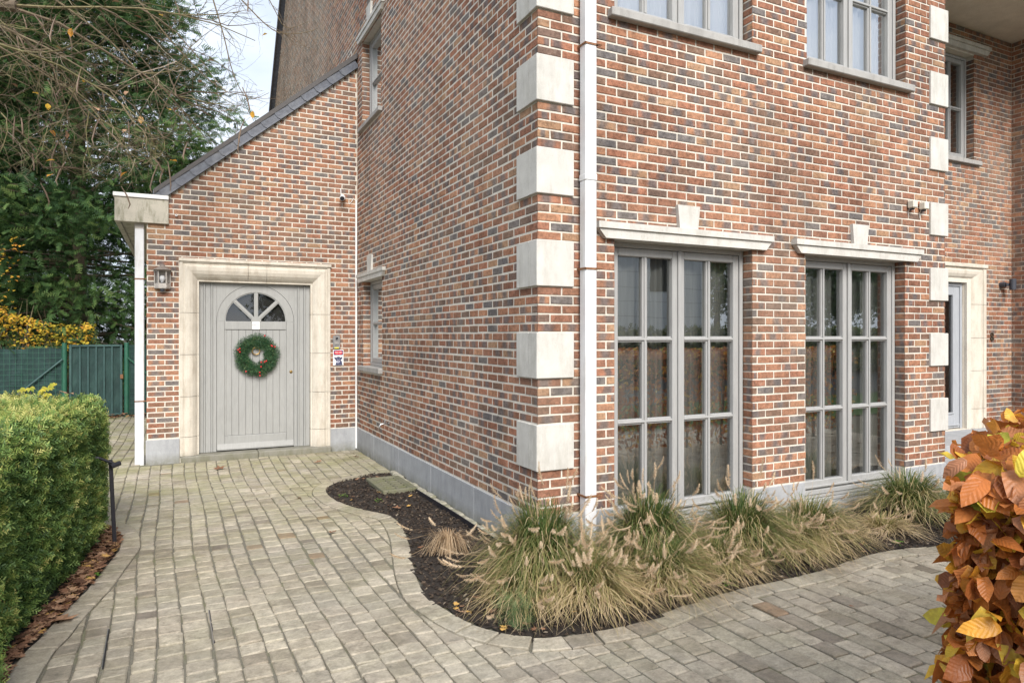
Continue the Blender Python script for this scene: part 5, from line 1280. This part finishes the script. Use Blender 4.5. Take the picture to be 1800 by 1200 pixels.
conifer(-2.2,19.6,13.8,4.5,'tallest dark green cypress right of the others, directly behind the gate',62000,11,zlow=.8,dens=1.3)
conifer(-8.2,20.5,12.0,3.9,'dark green cypress at the left edge beyond the screened fence',42000,12,zlow=.4)
conifer(-5.4,24.5,11.5,3.8,'shaded cypress standing back between the two nearer ones',40000,13,zlow=.3)
# --- yellow shrub behind the fence
T=thing('yellow_shrub','yellow and lime leaved shrub rising behind the green fence','shrub',(-2.7,15.6,0)); a=MB()
for i in range(60):
    an=random.random()*6.28; L_=random.uniform(.5,1.3); b=Vector((random.uniform(-1.8,.9),random.uniform(-.1,.5),.1)); tip=b+Vector((random.uniform(-.5,.7),random.uniform(-.45,.2),random.uniform(1.3,2.15)))
    mid=b.lerp(tip,.5)+Vector((random.uniform(-.15,.15),0,.15)); a.tube([b,mid,tip],[.012,.009,.003],M['twig'],5,cap=False,rv=(random.random(),0,0))
a.build('stems',T); a=MB()
for i in range(2000):
    cxx=random.uniform(-2.6,1.25); zt=2.02-.20*max(0,cxx+.2)-.10*math.sin(cxx*3); p=Vector((cxx,random.uniform(-.5,.4),zt-abs(random.gauss(0,.28))))
    d=Vector((random.gauss(0,1),random.gauss(0,.8),random.gauss(-.2,.4))); leafmesh(a,p,d,Vector((random.gauss(0,.4),-.5,1)),random.uniform(.05,.085),random.uniform(.035,.05),M['yellow'],(min(1,max(0,random.gauss(.62,.22)-.35*(cxx>.3)*random.random())),0,0),seg=3)
a.build('leaves',T)
# yellow leaves in the dark behind (a young maple)
T=thing('young_maple','sparse young maple with small yellow leaves in front of the dark evergreens','tree',(-3.9,15.9,0)); a=MB(); a.tube([(0,0,0),(.1,0,1.6),(.35,-.1,3.4)],[.03,.02,.006],M['twig'],6)
tips=[]
for i in range(16):
    z=random.uniform(1.2,3.4); an=random.random()*6.28; tip=Vector((.1+math.cos(an)*random.uniform(.4,1.1),math.sin(an)*.5,z+random.uniform(.1,.5))); a.tube([(.15,0,z-.2),tuple(tip)],[.008,.003],M['twig'],4,cap=False); tips.append(tip)
a.build('trunk',T); a=MB()
for i in range(420):
    t=random.choice(tips); p=t*random.uniform(.75,1.05)+Vector((random.gauss(0,.14),random.gauss(0,.14),random.gauss(0,.12))); leafmesh(a,p,Vector((random.gauss(0,1),random.gauss(0,1),-.2)),Vector((0,-.4,1)),.07,.05,M['yellow'],(random.uniform(.45,1),0,0),seg=3)
a.build('leaves',T)
# --- bare tree: long drooping branches over the path
T=thing('bare_tree','leafless tree with mossy limbs, tangled twigs and hanging seed pods at upper left','tree',(-4.6,8.4,0))
tr=MB(); tw=MB(); pd=MB(); lv=MB(); O=Vector((-4.6,8.4,0))
def rel(p): return Vector(p)-O
def limb(pts,r0,r1,mat=M['bark'],n=8,mb=tr):
    L_=len(pts); mb.tube([tuple(rel(p)) for p in pts],[r0+(r1-r0)*i/(L_-1) for i in range(L_)],mat,n,rv=(random.random(),0,0))
limb([(-4.6,8.4,-.1),(-4.55,8.4,1.8),(-4.3,8.3,3.4),(-3.6,8.15,4.3)],.22,.15,n=12)
limb([(-3.6,8.15,4.3),(-2.6,8.0,4.55),(-1.9,7.9,4.66),(-1.35,7.8,4.64)],.13,.055,n=10)
limb([(-3.7,8.15,4.2),(-2.9,7.6,4.1),(-2.2,7.3,4.25),(-1.75,7.2,4.15)],.11,.06,n=10)
limb([(-4.3,8.3,3.4),(-4.6,8.9,5.2),(-4.0,9.3,6.6)],.12,.04)
rt=random.Random(21)
def rvec(s,zs=1): return Vector((rt.gauss(0,s),rt.gauss(0,s),rt.gauss(0,s*zs)))
def grow(p,d,L,r,level,droop):
    n=6 if level<2 else 4; pts=[p]; q=Vector(p); dd=d.normalized()
    for i in range(n):
        dd=(dd+rvec(.26 if level else .12)+Vector((0,0,-droop*(.10+.05*i)))).normalized(); q=q+dd*(L/n)
        if q.x>1.9: dd.x=-abs(dd.x)*.3; q.x=1.88
        fl=3.0 if q.x<-.35 else max(3.0,1.53+(gz(1.14*q.x)+.22-1.53)/1.14)
        if q.z<fl or q.x>.75+.25*rt.random(): 
            if i<2: return
            q=pts[-1]; break
        if q.y>8.9: q.y=8.9
        pts.append(Vector(q))
    n=len(pts)-1
    tw.tube([tuple(rel(a_)) for a_ in pts],[.62*r*(1-.75*i/n) for i in range(n+1)],M['twig'],5 if level<2 else 3,rv=(rt.random()*(.75 if level<2 else 1),0,0),cap=False)
    if level<3:
        k=[7,6,4][level]
        for i in range(k):
            j=rt.randint(1,n); b=pts[j]; base=(pts[j]-pts[j-1]).normalized(); nd=(base*.75+rvec(.62,.7)+Vector((0,0,.12 if level==0 else .05))).normalized()
            grow(b,nd,L*rt.uniform(.38,.66),r*.52,level+1,droop*1.0)
    elif rt.random()<.028:
        leafmesh(lv,rel(pts[-1]),rvec(1),Vector((0,0,1)),.075,.05,M['litter'] if rt.random()<.5 else M['yellow'],(rt.uniform(.5,1),0,0),seg=3)
    if level>=2 and rt.random()<.018:
        b=rel(pts[-1]); c=rt.uniform(.14,.32); s=rt.uniform(-.06,.06); pd=MB(); pd.tube([b,b+Vector((s,.0,-c*.4)),b+Vector((s*1.6,s*.4,-c*.8)),b+Vector((s*1.2,s,-c))],[.004,.008,.007,.002],M['pod'],5); pd.build('seed_pod',T)
starts=[((-1.4,7.8,4.62),(1,-.1,-.05),2.3,.028,.35),((-1.4,7.8,4.64),(1,.15,.20),2.2,.024,.25),((-1.75,7.2,4.15),(.9,.1,-.25),1.7,.024,.3),((-1.9,7.9,4.62),(.8,-.3,-.35),1.9,.022,.35),((-2.2,7.3,4.2),(.8,.15,-.5),1.6,.020,.3),((-2.0,7.9,4.6),(.9,.1,-.45),1.7,.02,.3),((-2.5,7.45,4.1),(.7,-.1,-.75),1.6,.02,.25),((-2.4,7.5,3.9),(1,.2,-.35),1.6,.018,.25),((-1.8,7.2,4.2),(.6,-.3,.1),1.4,.018,.3),((-2.9,7.6,4.1),(.75,-.1,-.8),1.7,.018,.2),((-1.6,7.85,4.66),(.8,.1,.5),1.8,.02,.2),((-1.9,7.5,4.3),(1,.1,-.1),2.0,.02,.35)]
for p,d,L_,r_,dr_ in starts: grow(Vector(p),Vector(d),L_,r_,0,dr_)
# the long sparse branches that cross the sky
def sparse(pts,r0,r1,k=7,tl=.45):
    P_=[Vector(p) for p in smooth3(pts,4)]; L_=len(P_)
    tw.tube([tuple(rel(p)) for p in P_],[r0+(r1-r0)*i/(L_-1) for i in range(L_)],M['twig'],6,rv=(.45,0,0))
    for i in range(k):
        j=rt.randint(L_//4,L_-2); b=P_[j]; d=((P_[j+1]-P_[j]).normalized()+rvec(.55)+Vector((0,0,-.1))).normalized(); q=b+d*tl*rt.uniform(.4,1); m_=b.lerp(q,.5)+rvec(.02)
        tw.tube([tuple(rel(b)),tuple(rel(m_)),tuple(rel(q))],[.0035,.0025,.0012],M['twig'],4,rv=(.3,0,0))
        for _ in range(3):
            e=b.lerp(q,rt.random()); tw.tube([tuple(rel(e)),tuple(rel(e+rvec(.06)))],[.002,.001],M['twig'],3,rv=(.2,0,0))
def smooth3(p,n): return smoothline(p,n)
sparse([(-.2,7.9,5.55),(.35,7.9,5.45),(.62,7.9,5.20),(.95,7.9,4.93),(1.20,7.9,4.93),(1.42,7.9,5.02)],.010,.003,10)
sparse([(.25,7.9,5.48),(.36,7.9,5.1),(.46,7.9,4.75),(.55,7.9,4.38),(.70,7.9,4.12),(.92,7.9,4.22)],.009,.002,7)
sparse([(-1.0,7.9,5.3),(-.45,7.9,5.05),(.0,7.9,4.55),(.4,7.9,4.2),(.66,7.9,4.15)],.011,.002,8)
sparse([(-1.2,7.9,4.9),(-.6,7.9,4.5),(-.2,7.9,4.05),(.15,7.9,3.72)],.011,.003,8)
sparse([(.1,7.9,5.6),(.7,7.9,5.55),(.95,7.9,5.2),(1.1,7.9,4.98),(1.35,7.9,5.1)],.008,.002,8,.3)
tr.build('limbs',T); tw.build('twigs',T); lv.build('last_leaves',T)
# ================================================================== ACROSS THE STREET (seen in the window panes)
a=MB(); a.face([(-60,-10,-.02),(60,-10,-.02),(60,-4,-.02),(-60,-4,-.02)],M['asphalt']); tag(a.build('road'),kind='structure')
a=MB(); a.face([(-3.6,-4,-.03),(60,-4,-.03),(60,-.6,-.03),(-3.6,-.6,-.03)],M['lawn']); tag(a.build('lawn'),kind='structure')
b=thing('white_modern_house','pale grey clad modern house across the street, mirrored in the left window','house',(15,-14,0))
a=MB(); a.box(11,18.6,-20,-12,1.0,7.2,M['cladding']); a.box(11.05,18.55,-19.9,-12.05,0,.999,M['redbrick_far']); put(a.build('wall'),b)
a=MB(); a.box(10.8,18.8,-20.2,-11.8,7.201,7.45,M['white']); put(a.build('roof'),b)
for x in (12.3,15.9): 
    a=MB(); a.box(x,x+1.4,-12.02,-11.97,3.2,5.0,M['dark']); o=put(a.build('window'),b)
def roundtree(name,x,y,H,Rr,n,mat,label,seed,cat='tree',zc=None,sq=1.0,leaf=.16):
    T=thing(name,label,cat,(x,y,0)); r=np.random.default_rng(seed); k=40; cs=r.normal(0,1,(k,3)); cs/=np.linalg.norm(cs,axis=1,keepdims=True); cs*=r.random((k,1))**.4*np.array([Rr*.75,Rr*.75*sq,H*.30]); cs[:,2]+=H*.62 if zc is None else zc
    c=cs[r.integers(0,k,n)]+r.normal(0,Rr*.17,(n,3)); c[:,2]=np.maximum(c[:,2],.1); d=r.normal(0,1,(n,3)); d/=np.linalg.norm(d,axis=1,keepdims=True)
    V,F,rv=sprigs(c,d,leaf*1.6,4,leaf*.5,rvx=r.random(n)); npmesh('foliage',V,F,[mat],rv,T); a=MB(); a.tube([(0,0,0),(0,0,H*.7)],[.16,.05],M['bark'],8); a.build('trunk',T)
roundtree('broadleaf_tree',-1.5,-16,6.5,2.6,4500,M['yellow'],'yellowing tree across the street, mirrored in the arched door glass',30)
roundtree('broadleaf_tree',5,-15.5,7.5,2.8,4500,M['conifer'],'dark tree across the street, mirrored in the right of the arched glass',34)
roundtree('broadleaf_tree',22,-15,7.5,2.8,5000,M['yew'],'leafy green tree across the street, mirrored beside the pale house',31)
roundtree('broadleaf_tree',29,-14,6.4,3.2,5000,M['conifer'],'dark green tree farther along the street, mirrored in the right window',32)
roundtree('broadleaf_tree',36,-15,7,3.5,4500,M['yew'],'broad green tree at the far end of the street, mirrored in the right window',33)
n=9000; P4=np.stack([rng.uniform(-4,17,n),rng.uniform(-.45,.45,n),rng.uniform(.1,1.75,n)],1); N4=np.tile([0,.8,.4],(n,1)); P4[:,1]=np.where(rng.random(n)<.6,.45,P4[:,1])
V,F,rv=sprigs(P4,N4,.22,6,.06); T=thing('street_hedge','long green hedge across the street, mirrored in the window panes','hedge',(15,-11,0)); npmesh('foliage',V,F,[M['yew']],rv,T)
a=MB(); a.box(-4,17,-.35,.35,0,1.65,M['yewcore']); a.build('shade_core',T)
# ================================================================== CAMERA, LIGHT, WORLD
cam=bpy.data.cameras.new('camera'); co=bpy.data.objects.new('camera',cam); COL.objects.link(co); sc.camera=co
co.location=(0,0,1.53); co.rotation_euler=(R(90),0,-math.atan(590/1187)); cam.sensor_width=36; cam.lens=36*1187/1800; cam.shift_y=-10/1800; cam.clip_end=500; cam.clip_start=.05
w=bpy.data.worlds.new('World'); sc.world=w; w.use_nodes=True; nt=w.node_tree; nt.nodes.clear()
out=nt.nodes.new('ShaderNodeOutputWorld'); bg=nt.nodes.new('ShaderNodeBackground'); sky=nt.nodes.new('ShaderNodeTexSky'); sky.sky_type='NISHITA'; sky.sun_disc=False
SE,SA=R(38),R(190)
sky.sun_elevation=SE; sky.sun_rotation=SA; sky.air_density=1; sky.dust_density=1.5
tc=nt.nodes.new('ShaderNodeTexCoord'); mp=nt.nodes.new('ShaderNodeMapping'); mp.inputs['Scale'].default_value=(1,1,2.2); nt.links.new(tc.outputs['Generated'],mp.inputs[0])
nz=nt.nodes.new('ShaderNodeTexNoise'); nz.inputs['Scale'].default_value=1.7; nz.inputs['Detail'].default_value=7; nz.inputs['Roughness'].default_value=.55; nt.links.new(mp.outputs[0],nz.inputs['Vector'])
rp=nt.nodes.new('ShaderNodeValToRGB'); rp.color_ramp.elements[0].position=.36; rp.color_ramp.elements[0].color=(.35,.35,.35,1); rp.color_ramp.elements[1].position=.60; nt.links.new(nz.outputs['Fac'],rp.inputs[0])
mx=nt.nodes.new('ShaderNodeMix'); mx.data_type='RGBA'; nt.links.new(rp.outputs[0],mx.inputs[0]); nt.links.new(sky.outputs[0],mx.inputs[6]); mx.inputs[7].default_value=(5.2,5.65,6.35,1)
nt.links.new(mx.outputs[2],bg.inputs[0]); bg.inputs[1].default_value=.092; nt.links.new(bg.outputs[0],out.inputs[0])
sun=bpy.data.lights.new('sun','SUN'); sun.energy=2.6; sun.angle=R(32); sun.color=(1,.95,.88); so=bpy.data.objects.new('sun',sun); COL.objects.link(so)
# direction the light comes from: azimuth measured like the sky texture (rotation about +Z from +Y, clockwise)
az=SA; dirv=Vector((math.sin(az)*math.cos(SE),math.cos(az)*math.cos(SE),math.sin(SE)))
so.rotation_euler=dirv.to_track_quat('Z','Y').to_euler()
vs_=sc.view_settings; vs_.view_transform='Standard'; vs_.look='None'; vs_.exposure=1.1; vs_.gamma=1
sc.render.engine='CYCLES'
